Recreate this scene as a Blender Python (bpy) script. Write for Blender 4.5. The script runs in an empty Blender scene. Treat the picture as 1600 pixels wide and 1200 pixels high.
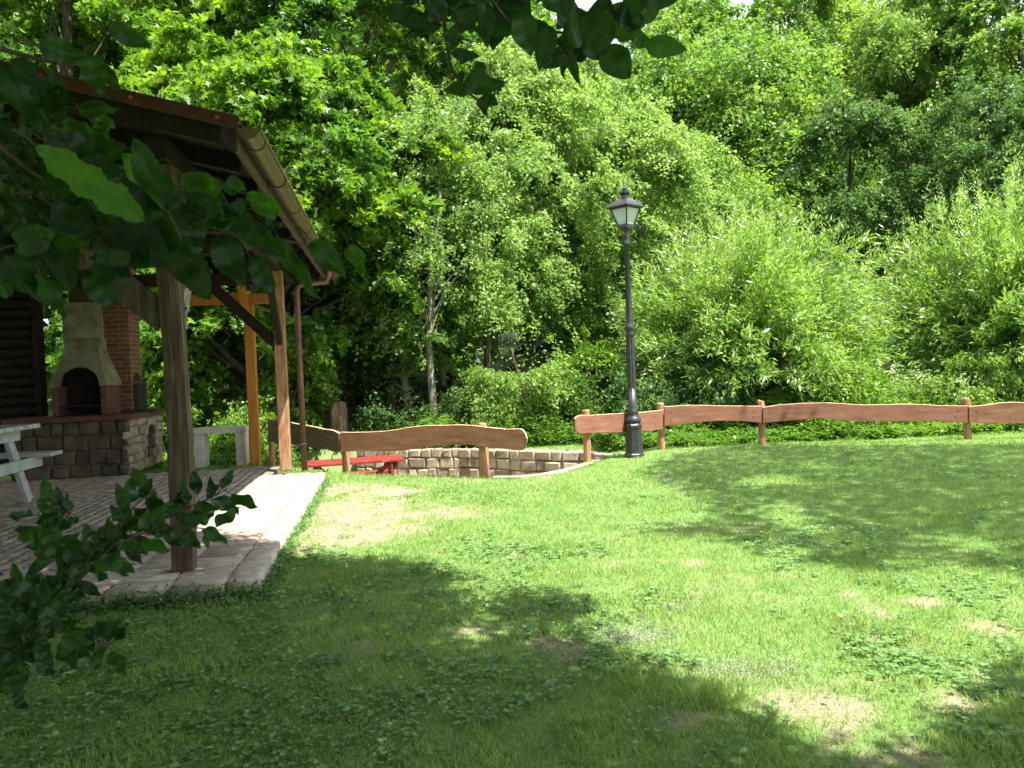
import bpy, math, random
import numpy as np
from mathutils import Vector, noise
random.seed(7)
RNG = np.random.default_rng(11)
rad = math.radians
scene = bpy.context.scene
COL = scene.collection

# ------------------------------------------------------------------ camera
CAM_H, FPX = 1.6, 1244.0
PITCH, ROLL = 0.0201, 0.040
F_ = Vector((0, math.cos(PITCH), -math.sin(PITCH)))
R0 = Vector((1, 0, 0)); U0 = Vector((0, math.sin(PITCH), math.cos(PITCH)))
R_ = R0 * math.cos(ROLL) - U0 * math.sin(ROLL)
U_ = U0 * math.cos(ROLL) + R0 * math.sin(ROLL)
EYE = Vector((0, 0, CAM_H))
cam_d = bpy.data.cameras.new('camera'); cam = bpy.data.objects.new('camera', cam_d); COL.objects.link(cam)
cam_d.sensor_width = 36; cam_d.lens = FPX / 1600 * 36; cam_d.clip_end = 2000; cam_d.clip_start = 0.05
from mathutils import Matrix
M = Matrix((R_, U_, -F_)).transposed().to_4x4(); M.translation = EYE
cam.matrix_world = M
scene.camera = cam
cam_d.dof.use_dof = True; cam_d.dof.focus_distance = 12.5; cam_d.dof.aperture_fstop = 11

# ------------------------------------------------------------------ light
A2 = None
def ray(px, py):
    return F_ + R_ * ((px - 800) / FPX) - U_ * ((py - 600) / FPX)
_v = ray(608, 583); _v.z = 0
AX = _v.normalized(); BX = Vector((AX.y, -AX.x, 0))          # pavilion axes: along, across (to the right)
SUN = (BX * 0.35 - AX * 0.34 + Vector((0, 0, 1))).normalized()  # towards the sun
el = math.asin(SUN.z); az = math.atan2(SUN.x, SUN.y)          # azimuth from +Y towards +X
w = bpy.data.worlds.new('World'); scene.world = w; w.use_nodes = True
nt = w.node_tree; bg = nt.nodes['Background']
sky = nt.nodes.new('ShaderNodeTexSky'); sky.sky_type = 'NISHITA'; sky.sun_disc = False
sky.sun_elevation = el; sky.sun_rotation = az; sky.air_density = 1.0; sky.dust_density = 1.0; sky.ozone_density = 1.2
tc = nt.nodes.new('ShaderNodeTexCoord'); nz = nt.nodes.new('ShaderNodeTexNoise'); nz.inputs['Scale'].default_value = 2.2; nz.inputs['Detail'].default_value = 6
rp = nt.nodes.new('ShaderNodeValToRGB'); rp.color_ramp.elements[0].position = .40; rp.color_ramp.elements[1].position = .56
mx = nt.nodes.new('ShaderNodeMix'); mx.data_type = 'RGBA'; mx.inputs['B'].default_value = (9, 9.3, 10, 1)
nt.links.new(tc.outputs['Generated'], nz.inputs['Vector']); nt.links.new(nz.outputs[0], rp.inputs[0]); nt.links.new(rp.outputs[0], mx.inputs['Factor'])
nt.links.new(sky.outputs[0], mx.inputs['A']); nt.links.new(mx.outputs['Result'], bg.inputs[0]); bg.inputs[1].default_value = 0.088
sd = bpy.data.lights.new('sun', 'SUN'); so = bpy.data.objects.new('sun', sd); COL.objects.link(so)
sd.energy = 5.0; sd.angle = rad(0.55); sd.color = (1, .95, .86)
so.rotation_euler = SUN.to_track_quat('Z', 'Y').to_euler(); so.location = (0, 0, 30)
scene.view_settings.view_transform = 'Standard'; scene.view_settings.look = 'None'
scene.view_settings.exposure = 1.6; scene.view_settings.gamma = 1
scene.render.engine = 'CYCLES'
cy = scene.cycles; cy.max_bounces = 7; cy.diffuse_bounces = 4; cy.glossy_bounces = 2; cy.transmission_bounces = 4
cy.transparent_max_bounces = 6; cy.caustics_reflective = False; cy.caustics_refractive = False
cy.use_denoising = True; cy.sample_clamp_indirect = 6

# ------------------------------------------------------------------ helpers
def hz(px, py, z=0.0):
    r = ray(px, py); t = (z - CAM_H) / r.z; return EYE + r * t
def hd(px, py, d):
    """point on the pixel ray at forward distance d (world Y)"""
    r = ray(px, py); return EYE + r * (d / r.y)
def hplane(px, py, p0, n):
    r = ray(px, py); t = (p0 - EYE).dot(n) / r.dot(n); return EYE + r * t
def ab(a, b, z=0.0):
    v = AX * a + BX * b; return Vector((v.x, v.y, z))
def toab(p): return p.dot(AX), p.dot(BX)
def project(P):
    """(N,3) array -> px,py,depth"""
    D = P - np.array(EYE); f = D @ np.array(F_); x = D @ np.array(R_); y = D @ np.array(U_)
    f2 = np.where(f > 1e-3, f, 1e-3)
    return 800 + FPX * x / f2, 600 - FPX * y / f2, f
def smooth(e0, e1, x):
    t = np.clip((x - e0) / (e1 - e0), 0, 1); return t * t * (3 - 2 * t)
def inpoly(x, y, poly):
    x = np.asarray(x, float); y = np.asarray(y, float); ins = np.zeros(x.shape, bool); n = len(poly)
    for i in range(n):
        x0, y0 = poly[i]; x1, y1 = poly[(i + 1) % n]
        c = ((y0 > y) != (y1 > y))
        with np.errstate(divide='ignore', invalid='ignore'):
            ins ^= c & (x < (x1 - x0) * (y - y0) / ((y1 - y0) if y1 != y0 else 1e-9) + x0)
    return ins
def vnoise(x, y, s, seed=0):
    """cheap smooth value noise, vectorised"""
    x = np.asarray(x) * s + seed * 17.3; y = np.asarray(y) * s + seed * 5.1
    xi = np.floor(x).astype(int); yi = np.floor(y).astype(int); fx = x - xi; fy = y - yi
    fx = fx * fx * (3 - 2 * fx); fy = fy * fy * (3 - 2 * fy)
    def h(i, j):
        n = (i * 374761393 + j * 668265263 + seed * 1442695) & 0x7fffffff
        n = ((n ^ (n >> 13)) * 1274126177) & 0x7fffffff
        return ((n ^ (n >> 16)) & 0xffff) / 65535.0
    return (h(xi, yi) * (1 - fx) + h(xi + 1, yi) * fx) * (1 - fy) + (h(xi, yi + 1) * (1 - fx) + h(xi + 1, yi + 1) * fx) * fy

def tag(o, label=None, cat=None, group=None, kind=None):
    if label: o['label'] = label
    if cat: o['category'] = cat
    if group: o['group'] = group
    if kind: o['kind'] = kind
    return o
def empty(name, loc, label, cat, group=None):
    o = bpy.data.objects.new(name, None); COL.objects.link(o); o.location = loc; o.empty_display_size = .1
    return tag(o, label, cat, group)
class MB:
    def __init__(s): s.v = []; s.f = []
    def add(s, vs, fs):
        k = len(s.v); s.v += [tuple(p) for p in vs]; s.f += [tuple(i + k for i in f) for f in fs]
    def obox(s, c, x, y, z):
        c = Vector(c); x, y, z = Vector(x), Vector(y), Vector(z)
        vs = [c + x * i + y * j + z * k for k in (-1, 1) for j in (-1, 1) for i in (-1, 1)]
        s.add(vs, [(0, 2, 3, 1), (4, 5, 7, 6), (0, 1, 5, 4), (2, 6, 7, 3), (0, 4, 6, 2), (1, 3, 7, 5)])
    def bar(s, p, q, wd, ht, up=(0, 0, 1), inset=0):
        """rectangular bar from p to q; wd across, ht along 'up'"""
        p, q = Vector(p), Vector(q); d = (q - p); L = d.length; d.normalize()
        up = Vector(up); side = d.cross(up)
        if side.length < 1e-4: side = d.cross(Vector((0, 1, 0)))
        side.normalize(); u = side.cross(d).normalized()
        s.obox((p + q) / 2, d * (L / 2), side * (wd / 2), u * (ht / 2))
    def tube(s, pts, rs, n=8, cap=True):
        pts = [Vector(p) for p in pts]; k0 = len(s.v); prev = None
        if not hasattr(rs, '__len__'): rs = [rs] * len(pts)
        for i, p in enumerate(pts):
            t = (pts[min(i + 1, len(pts) - 1)] - pts[max(i - 1, 0)]).normalized()
            if prev is None: a = t.orthogonal().normalized()
            else:
                a = prev - t * prev.dot(t)
                a = a.normalized() if a.length > 1e-5 else t.orthogonal().normalized()
            prev = a; b = t.cross(a)
            for j in range(n):
                an = 2 * math.pi * j / n; s.v.append(tuple(p + (a * math.cos(an) + b * math.sin(an)) * rs[i]))
        for i in range(len(pts) - 1):
            for j in range(n):
                s.f.append((k0 + i * n + j, k0 + i * n + (j + 1) % n, k0 + (i + 1) * n + (j + 1) % n, k0 + (i + 1) * n + j))
        if cap:
            s.f.append(tuple(k0 + j for j in range(n))[::-1]); s.f.append(tuple(k0 + (len(pts) - 1) * n + j for j in range(n)))
    def lathe(s, c, prof, n=16, rot=0):
        """prof: list of (r, z) around vertical axis at c"""
        c = Vector(c); k0 = len(s.v)
        for r, z in prof:
            for j in range(n):
                an = rot + 2 * math.pi * j / n; s.v.append((c.x + r * math.cos(an), c.y + r * math.sin(an), c.z + z))
        for i in range(len(prof) - 1):
            for j in range(n):
                s.f.append((k0 + i * n + j, k0 + i * n + (j + 1) % n, k0 + (i + 1) * n + (j + 1) % n, k0 + (i + 1) * n + j))
        s.f.append(tuple(k0 + j for j in range(n))[::-1]); s.f.append(tuple(k0 + (len(prof) - 1) * n + j for j in range(n)))
    def prism(s, poly, ext):
        """poly: list of 3D points, extruded by ext"""
        ext = Vector(ext); n = len(poly); k = len(s.v)
        s.v += [tuple(p) for p in poly] + [tuple(Vector(p) + ext) for p in poly]
        s.f.append(tuple(k + i for i in range(n))[::-1]); s.f.append(tuple(k + n + i for i in range(n)))
        for i in range(n): s.f.append((k + i, k + (i + 1) % n, k + n + (i + 1) % n, k + n + i))
    def build(s, name, mat, parent=None, smooth=False, bevel=0, seg=2, fix=True):
        off = Vector(parent['_o']) if parent is not None and '_o' in parent.keys() else (root_off(parent) if parent is not None else Vector((0, 0, 0)))
        me = bpy.data.meshes.new(name)
        me.from_pydata([tuple(Vector(p) - off) for p in s.v], [], s.f)
        if fix:
            import bmesh
            bm = bmesh.new(); bm.from_mesh(me); bmesh.ops.recalc_face_normals(bm, faces=bm.faces); bm.to_mesh(me); bm.free()
        me.materials.append(mat)
        if smooth: me.polygons.foreach_set('use_smooth', [True] * len(me.polygons))
        o = bpy.data.objects.new(name, me); COL.objects.link(o)
        if parent is not None: o.parent = parent
        if bevel:
            b = o.modifiers.new('bevel', 'BEVEL'); b.width = bevel; b.segments = seg; b.limit_method = 'ANGLE'; b.angle_limit = rad(40)
        return o
def root_off(p):
    v = Vector((0, 0, 0))
    while p is not None: v += p.location; p = p.parent
    return v
def npmesh(name, V, Fq, mat, parent=None, tint=None, smooth=False, nv=4):
    """V (N,3) array, Fq (M,nv) int array; tint per vertex"""
    off = np.array(root_off(parent)) if parent is not None else np.zeros(3)
    me = bpy.data.meshes.new(name); n = len(V); m = len(Fq)
    me.vertices.add(n); me.vertices.foreach_set('co', (V - off).astype(np.float32).ravel())
    me.loops.add(m * nv); me.loops.foreach_set('vertex_index', Fq.astype(np.int32).ravel())
    me.polygons.add(m); me.polygons.foreach_set('loop_start', np.arange(0, m * nv, nv, dtype=np.int32))
    me.update(calc_edges=True)
    if tint is not None:
        at = me.attributes.new('tint', 'FLOAT', 'POINT'); at.data.foreach_set('value', tint.astype(np.float32))
    me.materials.append(mat)
    if smooth: me.polygons.foreach_set('use_smooth', np.ones(m, bool))
    o = bpy.data.objects.new(name, me); COL.objects.link(o)
    if parent is not None: o.parent = parent
    return o

# ------------------------------------------------------------------ materials
def newmat(name):
    m = bpy.data.materials.new(name); m.use_nodes = True; return m, m.node_tree, m.node_tree.nodes['Principled BSDF']
def node(nt, t, **kw):
    n = nt.nodes.new(t)
    for k, v in kw.items():
        if k in n.inputs: n.inputs[k].default_value = v
        else: setattr(n, k, v)
    return n
def ramp(nt, src, stops):
    r = nt.nodes.new('ShaderNodeValToRGB'); e = r.color_ramp.elements
    while len(e) < len(stops): e.new(.5)
    for i, (p, c) in enumerate(stops): e[i].position = p; e[i].color = (*c, 1)
    nt.links.new(src, r.inputs[0]); return r.outputs[0]
def coords(nt, scale=(1, 1, 1), kind='Object'):
    t = nt.nodes.new('ShaderNodeTexCoord'); mp = nt.nodes.new('ShaderNodeMapping'); mp.inputs['Scale'].default_value = scale
    nt.links.new(t.outputs[kind], mp.inputs[0]); return mp.outputs[0]
def bump(nt, b, h, strength=.3, dist=.01):
    n = nt.nodes.new('ShaderNodeBump'); n.inputs['Strength'].default_value = strength; n.inputs['Distance'].default_value = dist
    nt.links.new(h, n.inputs['Height']); nt.links.new(n.outputs[0], b.inputs['Normal'])
def noisy(name, stops, scale=(5, 5, 5), ns=1.0, detail=6, rough=.75, bs=.3, bd=.01, spec=.3, metallic=0, fine=None):
    m, nt, b = newmat(name); c = coords(nt, scale)
    n = node(nt, 'ShaderNodeTexNoise', Scale=ns, Detail=detail, Roughness=.62); nt.links.new(c, n.inputs['Vector'])
    nt.links.new(ramp(nt, n.outputs[0], stops), b.inputs['Base Color'])
    b.inputs['Roughness'].default_value = rough; b.inputs['Specular IOR Level'].default_value = spec; b.inputs['Metallic'].default_value = metallic
    if bs: bump(nt, b, n.outputs[0], bs, bd)
    return m
def island_var(m, lo=.62, hi=1.25):
    nt = m.node_tree; b = nt.nodes['Principled BSDF']; l = b.inputs['Base Color'].links[0]; src = l.from_socket
    g = nt.nodes.new('ShaderNodeNewGeometry'); r = ramp(nt, g.outputs['Random Per Island'], [(0, (lo, lo * .98, lo * .94)), (.5, (1, .97, .9)), (1, (hi, hi, hi))])
    mm = nt.nodes.new('ShaderNodeMix'); mm.data_type = 'RGBA'; mm.blend_type = 'MULTIPLY'; mm.inputs['Factor'].default_value = 1
    nt.links.new(src, mm.inputs['A']); nt.links.new(r, mm.inputs['B']); nt.links.new(mm.outputs['Result'], b.inputs['Base Color'])
def leafmat(name, dark, mid, light, trans, tw=.42, rough=.42, spec=.35, hi=None):
    m, nt, b = newmat(name); nt.nodes.remove(b)
    out = nt.nodes['Material Output']
    at = node(nt, 'ShaderNodeAttribute', attribute_name='tint')
    st = [(0.0, dark), (.5, mid), (1.0, light)] if hi is None else [(0.0, dark), (.45, mid), (.9, light), (1.0, hi)]
    col = ramp(nt, at.outputs['Fac'], st)
    p = node(nt, 'ShaderNodeBsdfPrincipled', Roughness=rough); p.inputs['Specular IOR Level'].default_value = spec
    nt.links.new(col, p.inputs['Base Color'])
    t = node(nt, 'ShaderNodeBsdfTranslucent')
    mul = node(nt, 'ShaderNodeMix', data_type='RGBA', blend_type='MULTIPLY'); mul.inputs['Factor'].default_value = 1
    nt.links.new(col, mul.inputs['A']); mul.inputs['B'].default_value = (*trans, 1)
    nt.links.new(mul.outputs['Result'], t.inputs[0])
    mix = node(nt, 'ShaderNodeMixShader'); mix.inputs[0].default_value = tw
    nt.links.new(p.outputs[0], mix.inputs[1]); nt.links.new(t.outputs[0], mix.inputs[2]); nt.links.new(mix.outputs[0], out.inputs[0])
    return m
MT = {}
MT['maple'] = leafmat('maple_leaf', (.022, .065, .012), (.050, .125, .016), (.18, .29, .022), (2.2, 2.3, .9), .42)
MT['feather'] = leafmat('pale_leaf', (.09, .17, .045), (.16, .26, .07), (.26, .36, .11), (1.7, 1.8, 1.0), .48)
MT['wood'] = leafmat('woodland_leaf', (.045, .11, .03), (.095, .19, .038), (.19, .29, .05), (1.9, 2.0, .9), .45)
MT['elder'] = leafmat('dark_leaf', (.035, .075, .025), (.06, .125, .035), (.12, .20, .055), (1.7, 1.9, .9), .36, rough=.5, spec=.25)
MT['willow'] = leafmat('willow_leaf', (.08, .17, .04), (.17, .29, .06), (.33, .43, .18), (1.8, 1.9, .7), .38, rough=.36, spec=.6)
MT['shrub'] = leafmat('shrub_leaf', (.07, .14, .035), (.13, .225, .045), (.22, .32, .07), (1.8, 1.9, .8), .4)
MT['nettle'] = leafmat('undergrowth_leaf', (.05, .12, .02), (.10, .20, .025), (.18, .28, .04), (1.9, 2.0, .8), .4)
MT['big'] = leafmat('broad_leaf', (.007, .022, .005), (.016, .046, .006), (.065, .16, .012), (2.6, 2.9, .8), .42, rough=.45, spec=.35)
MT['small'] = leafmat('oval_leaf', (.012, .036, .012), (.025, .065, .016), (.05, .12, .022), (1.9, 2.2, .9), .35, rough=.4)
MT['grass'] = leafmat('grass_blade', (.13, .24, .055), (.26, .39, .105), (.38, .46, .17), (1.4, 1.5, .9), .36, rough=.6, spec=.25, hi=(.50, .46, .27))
MT['clover'] = leafmat('clover_leaf', (.05, .13, .04), (.15, .28, .085), (.25, .38, .15), (1.5, 1.6, .8), .3, rough=.5, spec=.3)
MT['bark'] = noisy('bark', [(.3, (.03, .022, .016)), (.6, (.10, .078, .055)), (.8, (.17, .145, .11))], (9, 9, 2), 1.5, 8, .9, .8, .03)
MT['pale_bark'] = noisy('pale_bark', [(.3, (.10, .09, .075)), (.6, (.27, .25, .21)), (.8, (.4, .38, .33))], (7, 7, 3), 1.5, 8, .9, .6, .02)
MT['twig'] = noisy('twig', [(.3, (.035, .022, .014)), (.7, (.09, .06, .04))], (30, 30, 30), 1, 3, .8, .3, .002)
MT['stem'] = noisy('green_stem', [(.3, (.06, .10, .03)), (.7, (.12, .16, .05))], (30, 30, 30), 1, 3, .6, 0)
MT['post'] = noisy('weathered_post', [(.25, (.030, .018, .013)), (.5, (.085, .052, .038)), (.75, (.22, .165, .135))], (16, 16, 1.3), 1.6, 7, .75, .6, .012)
MT['orange'] = noisy('orange_stained_wood', [(.3, (.38, .14, .028)), (.7, (.58, .24, .05))], (14, 14, 1.0), 1.6, 6, .5, .2, .005)
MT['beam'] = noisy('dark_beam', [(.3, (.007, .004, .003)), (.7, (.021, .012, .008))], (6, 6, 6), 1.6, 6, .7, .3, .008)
MT['greyplank'] = noisy('grey_brace_wood', [(.3, (.13, .10, .085)), (.7, (.36, .31, .28))], (4, 4, 9), 2.2, 7, .8, .4, .006)
MT['plank'] = noisy('red_brown_plank', [(.22, (.095, .042, .027)), (.42, (.20, .088, .052)), (.6, (.255, .118, .072)), (.8, (.37, .235, .175))], (1.3, 1.3, 8), 1.9, 10, .6, .25, .005)
MT['plank_shaded'] = noisy('shaded_plank', [(.25, (.06, .035, .018)), (.7, (.17, .10, .05))], (1.6, 1.6, 14), 1.5, 7, .7, .35, .006)  # board wood with the shade on it put into the colour
MT['plank_edge'] = noisy('pale_plank_edge', [(.3, (.34, .20, .11)), (.7, (.60, .42, .27))], (6, 6, 6), 2, 5, .8, .3, .004)
MT['fpost'] = noisy('fence_post_wood', [(.25, (.15, .065, .03)), (.5, (.33, .17, .09)), (.8, (.52, .36, .23))], (10, 10, 2), 1.8, 7, .75, .5, .01)
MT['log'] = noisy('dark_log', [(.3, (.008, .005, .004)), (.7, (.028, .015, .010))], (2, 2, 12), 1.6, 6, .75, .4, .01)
MT['roofmetal'] = noisy('red_roof_metal', [(.3, (.05, .016, .013)), (.7, (.11, .036, .03))], (3, 3, 3), 3, 6, .45, .08, .003, spec=.5)
MT['screw'] = noisy('roof_screw', [(.3, (.35, .08, .05)), (.7, (.5, .13, .08))], (30, 30, 30), 1, 2, .4, 0)
MT['gutter'] = noisy('brown_gutter', [(.3, (.13, .085, .055)), (.7, (.21, .145, .10))], (3, 3, 3), 4, 6, .33, .05, .002, spec=.6, metallic=.25)
MT['downpipe'] = noisy('brown_downpipe', [(.3, (.10, .045, .035)), (.7, (.19, .09, .07))], (3, 3, 3), 4, 6, .4, .05, .002, spec=.5)
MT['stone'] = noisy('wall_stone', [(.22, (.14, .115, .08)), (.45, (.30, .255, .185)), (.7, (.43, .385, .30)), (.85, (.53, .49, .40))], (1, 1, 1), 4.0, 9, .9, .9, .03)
MT['stone_shaded'] = noisy('shaded_grill_stone', [(.25, (.04, .032, .024)), (.5, (.10, .083, .062)), (.8, (.19, .165, .125))], (1, 1, 1), 5.0, 9, .9, .9, .03)  # front of the grill base: its shade is put into the stone colour
island_var(MT['stone']); island_var(MT['stone_shaded'])
MT['mortar'] = noisy('mortar', [(.3, (.13, .11, .08)), (.7, (.26, .22, .17))], (1, 1, 1), 14, 6, .95, .4, .01)
MT['cream'] = noisy('cream_concrete', [(.25, (.09, .08, .055)), (.5, (.22, .20, .125)), (.8, (.34, .31, .20))], (1, 1, 1), 5, 8, .85, .3, .006)
MT['redcon'] = noisy('red_brown_concrete', [(.3, (.085, .038, .03)), (.7, (.17, .08, .062))], (1, 1, 1), 6, 8, .8, .3, .006)
MT['mortar_light'] = noisy('pale_mortar', [(.3, (.32, .27, .20)), (.7, (.48, .42, .33))], (1, 1, 1), 14, 6, .95, .4, .01)
MT['stump'] = noisy('stump_wood', [(.25, (.05, .035, .022)), (.55, (.16, .11, .07)), (.75, (.42, .35, .26))], (6, 6, 1.5), 2.2, 7, .9, .6, .02)
MT['soot'] = noisy('soot', [(.3, (.006, .006, .006)), (.7, (.03, .028, .026))], (1, 1, 1), 8, 5, .95, .2, .01)
MT['white'] = noisy('white_paint', [(.28, (.24, .27, .27)), (.5, (.42, .45, .45)), (.8, (.54, .57, .56))], (5, 5, 5), 1.5, 8, .65, .2, .004)
MT['palecon'] = noisy('pale_concrete', [(.3, (.52, .49, .43)), (.7, (.76, .73, .67))], (4, 4, 4), 2, 8, .85, .35, .006)
MT['iron'] = noisy('black_iron_paint', [(.3, (.012, .013, .015)), (.7, (.035, .037, .042))], (6, 6, 6), 3, 6, .38, .12, .003, spec=.6)
MT['redpaint'] = noisy('red_paint', [(.25, (.10, .016, .014)), (.55, (.24, .032, .026)), (.85, (.36, .15, .12))], (5, 5, 5), 2, 7, .5, .2, .003)
MT['sheet'] = noisy('black_sheet_metal', [(.3, (.015, .015, .017)), (.7, (.05, .05, .055))], (6, 6, 6), 3, 6, .4, .1, .003, spec=.5)
def brickmat():
    m, nt, b = newmat('pillar_brick'); t = node(nt, 'ShaderNodeTexCoord'); geo = node(nt, 'ShaderNodeNewGeometry')
    s = node(nt, 'ShaderNodeSeparateXYZ'); nt.links.new(t.outputs['Object'], s.inputs[0])
    add = node(nt, 'ShaderNodeMath', operation='ADD'); nt.links.new(s.outputs[0], add.inputs[0]); nt.links.new(s.outputs[1], add.inputs[1])
    cmb = node(nt, 'ShaderNodeCombineXYZ'); nt.links.new(add.outputs[0], cmb.inputs[0]); nt.links.new(s.outputs[2], cmb.inputs[1])
    br = node(nt, 'ShaderNodeTexBrick', Scale=1.0); br.inputs['Brick Width'].default_value = .24; br.inputs['Row Height'].default_value = .08
    br.inputs['Mortar Size'].default_value = .007; br.inputs['Color1'].default_value = (.21, .08, .04, 1); br.inputs['Color2'].default_value = (.12, .045, .028, 1)
    br.inputs['Mortar'].default_value = (.24, .20, .15, 1); nt.links.new(cmb.outputs[0], br.inputs['Vector'])
    n = node(nt, 'ShaderNodeTexNoise', Scale=14, Detail=6); nt.links.new(t.outputs['Object'], n.inputs['Vector'])
    mxx = node(nt, 'ShaderNodeMix', data_type='RGBA', blend_type='OVERLAY'); mxx.inputs['Factor'].default_value = .5
    nt.links.new(br.outputs[0], mxx.inputs['A']); nt.links.new(n.outputs['Color'], mxx.inputs['B']); nt.links.new(mxx.outputs['Result'], b.inputs['Base Color'])
    b.inputs['Roughness'].default_value = .85; bump(nt, b, br.outputs['Fac'], -.5, .006); return m
MT['brick'] = brickmat()
def pavemat(name, c0, c1, c2):
    m, nt, b = newmat(name); at = node(nt, 'ShaderNodeAttribute', attribute_name='tint')
    col = ramp(nt, at.outputs['Fac'], [(0, c0), (.5, c1), (1, c2)])
    n = node(nt, 'ShaderNodeTexNoise', Scale=9, Detail=9, Roughness=.7); nt.links.new(coords(nt), n.inputs['Vector'])
    r = ramp(nt, n.outputs[0], [(.3, (.55, .52, .5)), (.7, (1.15, 1.12, 1.08))])
    mm = node(nt, 'ShaderNodeMix', data_type='RGBA', blend_type='MULTIPLY'); mm.inputs['Factor'].default_value = 1
    nt.links.new(col, mm.inputs['A']); nt.links.new(r, mm.inputs['B']); nt.links.new(mm.outputs['Result'], b.inputs['Base Color'])
    b.inputs['Roughness'].default_value = .85; bump(nt, b, n.outputs[0], .5, .008); return m
MT['cobble'] = pavemat('paving_stone', (.31, .265, .215), (.43, .375, .31), (.55, .49, .42))
def groundmat():
    m, nt, b = newmat('lawn_soil'); at = node(nt, 'ShaderNodeAttribute', attribute_name='tint')
    c = coords(nt); n = node(nt, 'ShaderNodeTexNoise', Scale=3.5, Detail=10, Roughness=.72); nt.links.new(c, n.inputs['Vector'])
    n2 = node(nt, 'ShaderNodeTexNoise', Scale=45, Detail=5, Roughness=.7); nt.links.new(c, n2.inputs['Vector'])
    g = ramp(nt, n.outputs[0], [(.3, (.09, .175, .045)), (.55, (.15, .25, .075)), (.75, (.28, .27, .14))])
    d = ramp(nt, n2.outputs[0], [(.3, (.21, .155, .115)), (.55, (.33, .26, .195)), (.8, (.45, .38, .31))])
    mm = node(nt, 'ShaderNodeMix', data_type='RGBA')
    nt.links.new(at.outputs['Fac'], mm.inputs['Factor']); nt.links.new(g, mm.inputs['A']); nt.links.new(d, mm.inputs['B'])
    nt.links.new(mm.outputs['Result'], b.inputs['Base Color']); b.inputs['Roughness'].default_value = .95; b.inputs['Specular IOR Level'].default_value = .1
    bump(nt, b, n2.outputs[0], .8, .02); return m
MT['ground'] = groundmat()
def glassmat():
    m, nt, b = newmat('frosted_lamp_glass'); b.inputs['Base Color'].default_value = (.78, .84, .84, 1); b.inputs['Roughness'].default_value = .35
    t = node(nt, 'ShaderNodeBsdfTranslucent'); t.inputs[0].default_value = (.85, .9, .9, 1)
    mix = node(nt, 'ShaderNodeMixShader'); mix.inputs[0].default_value = .4; out = nt.nodes['Material Output']
    nt.links.new(b.outputs[0], mix.inputs[1]); nt.links.new(t.outputs[0], mix.inputs[2]); nt.links.new(mix.outputs[0], out.inputs[0]); return m
MT['glass'] = glassmat()

# ------------------------------------------------------------------ terrain
def pxpoly(pts, z=0.0): return [(hz(x, y, z).x, hz(x, y, z).y) for x, y in pts]
WALLTOP = [(560, 700), (640, 701), (720, 700), (800, 702), (880, 704), (925, 704), (960, 709)]
WPTS = [hz(x, y, .03) for x, y in WALLTOP]
NEAR_EDGE = pxpoly([(470, 731), (520, 739), (600, 744), (700, 746), (790, 746), (870, 738), (915, 727), (955, 712)])
PIT = [(-5.0, 14.6)] + NEAR_EDGE + [(p.x, p.y + .12) for p in WPTS[::-1]] + [(-5.2, 17.2)]
PATIO_PX = [(395, 905), (512, 738)]
pE, pF = hz(396, 906, .12), hz(511, 738, .12)
bE = (toab(pE)[1] + toab(pF)[1]) / 2; aE0 = toab(pE)[0]; aE1 = toab(pF)[0]
def in_patio(x, y, m=0.0):
    a = x * AX.x + y * AX.y; b = x * BX.x + y * BX.y
    return (b < bE + m) & (a > aE0 - m) & ((a < aE1 + m) | ((b < bE - .8) & (a < 13.9 + m)) | ((b < bE - .8 + m) & (a < 13.3 + m)))
def height(x, y):
    x = np.asarray(x, float); y = np.asarray(y, float)
    h = .03 * (vnoise(x, y, .35, 3) - .5) + .012 * (vnoise(x, y, 1.7, 4) - .5)
    h = h + .07 * smooth(1.2, 3, x) * smooth(11, 13.2, y)
    h = h + 1.05 * smooth(17.5, 25, y) + 1.6 * smooth(27, 42, y) + 5 * smooth(42, 80, y)
    h = np.where(inpoly(x, y, PIT), -.75, h)
    h = np.where(in_patio(x, y, -.05), -.1, h)
    return h
def H(x, y): return float(height(np.array([x]), np.array([y]))[0])
DIRT = pxpoly([(500, 752), (560, 748), (640, 750), (660, 770), (740, 790), (735, 812), (640, 815), (600, 850), (540, 885), (470, 885), (440, 870), (455, 830), (480, 790)])
ASH = [(hz(1000, 990), .30), (hz(985, 1000), .18), (hz(1140, 1050), .28), (hz(1190, 1045), .2), (hz(1060, 950), .14)]
BARE = [(hz(1240, 1100), .26), (hz(1440, 945), .16), (hz(1540, 985), .2), (hz(1590, 940), .2), (hz(1360, 822), .12), (hz(700, 800), .45), (hz(620, 830), .5), (hz(1440, 765), .12), (hz(1070, 1120), .25), (hz(740, 985), .25), (hz(870, 1010), .2), (hz(1330, 1110), .16), (hz(1090, 880), .2), (hz(800, 870), .2), (hz(1500, 1100), .2), (hz(560, 1010), .2), (hz(1430, 1190), .14)]
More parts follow.
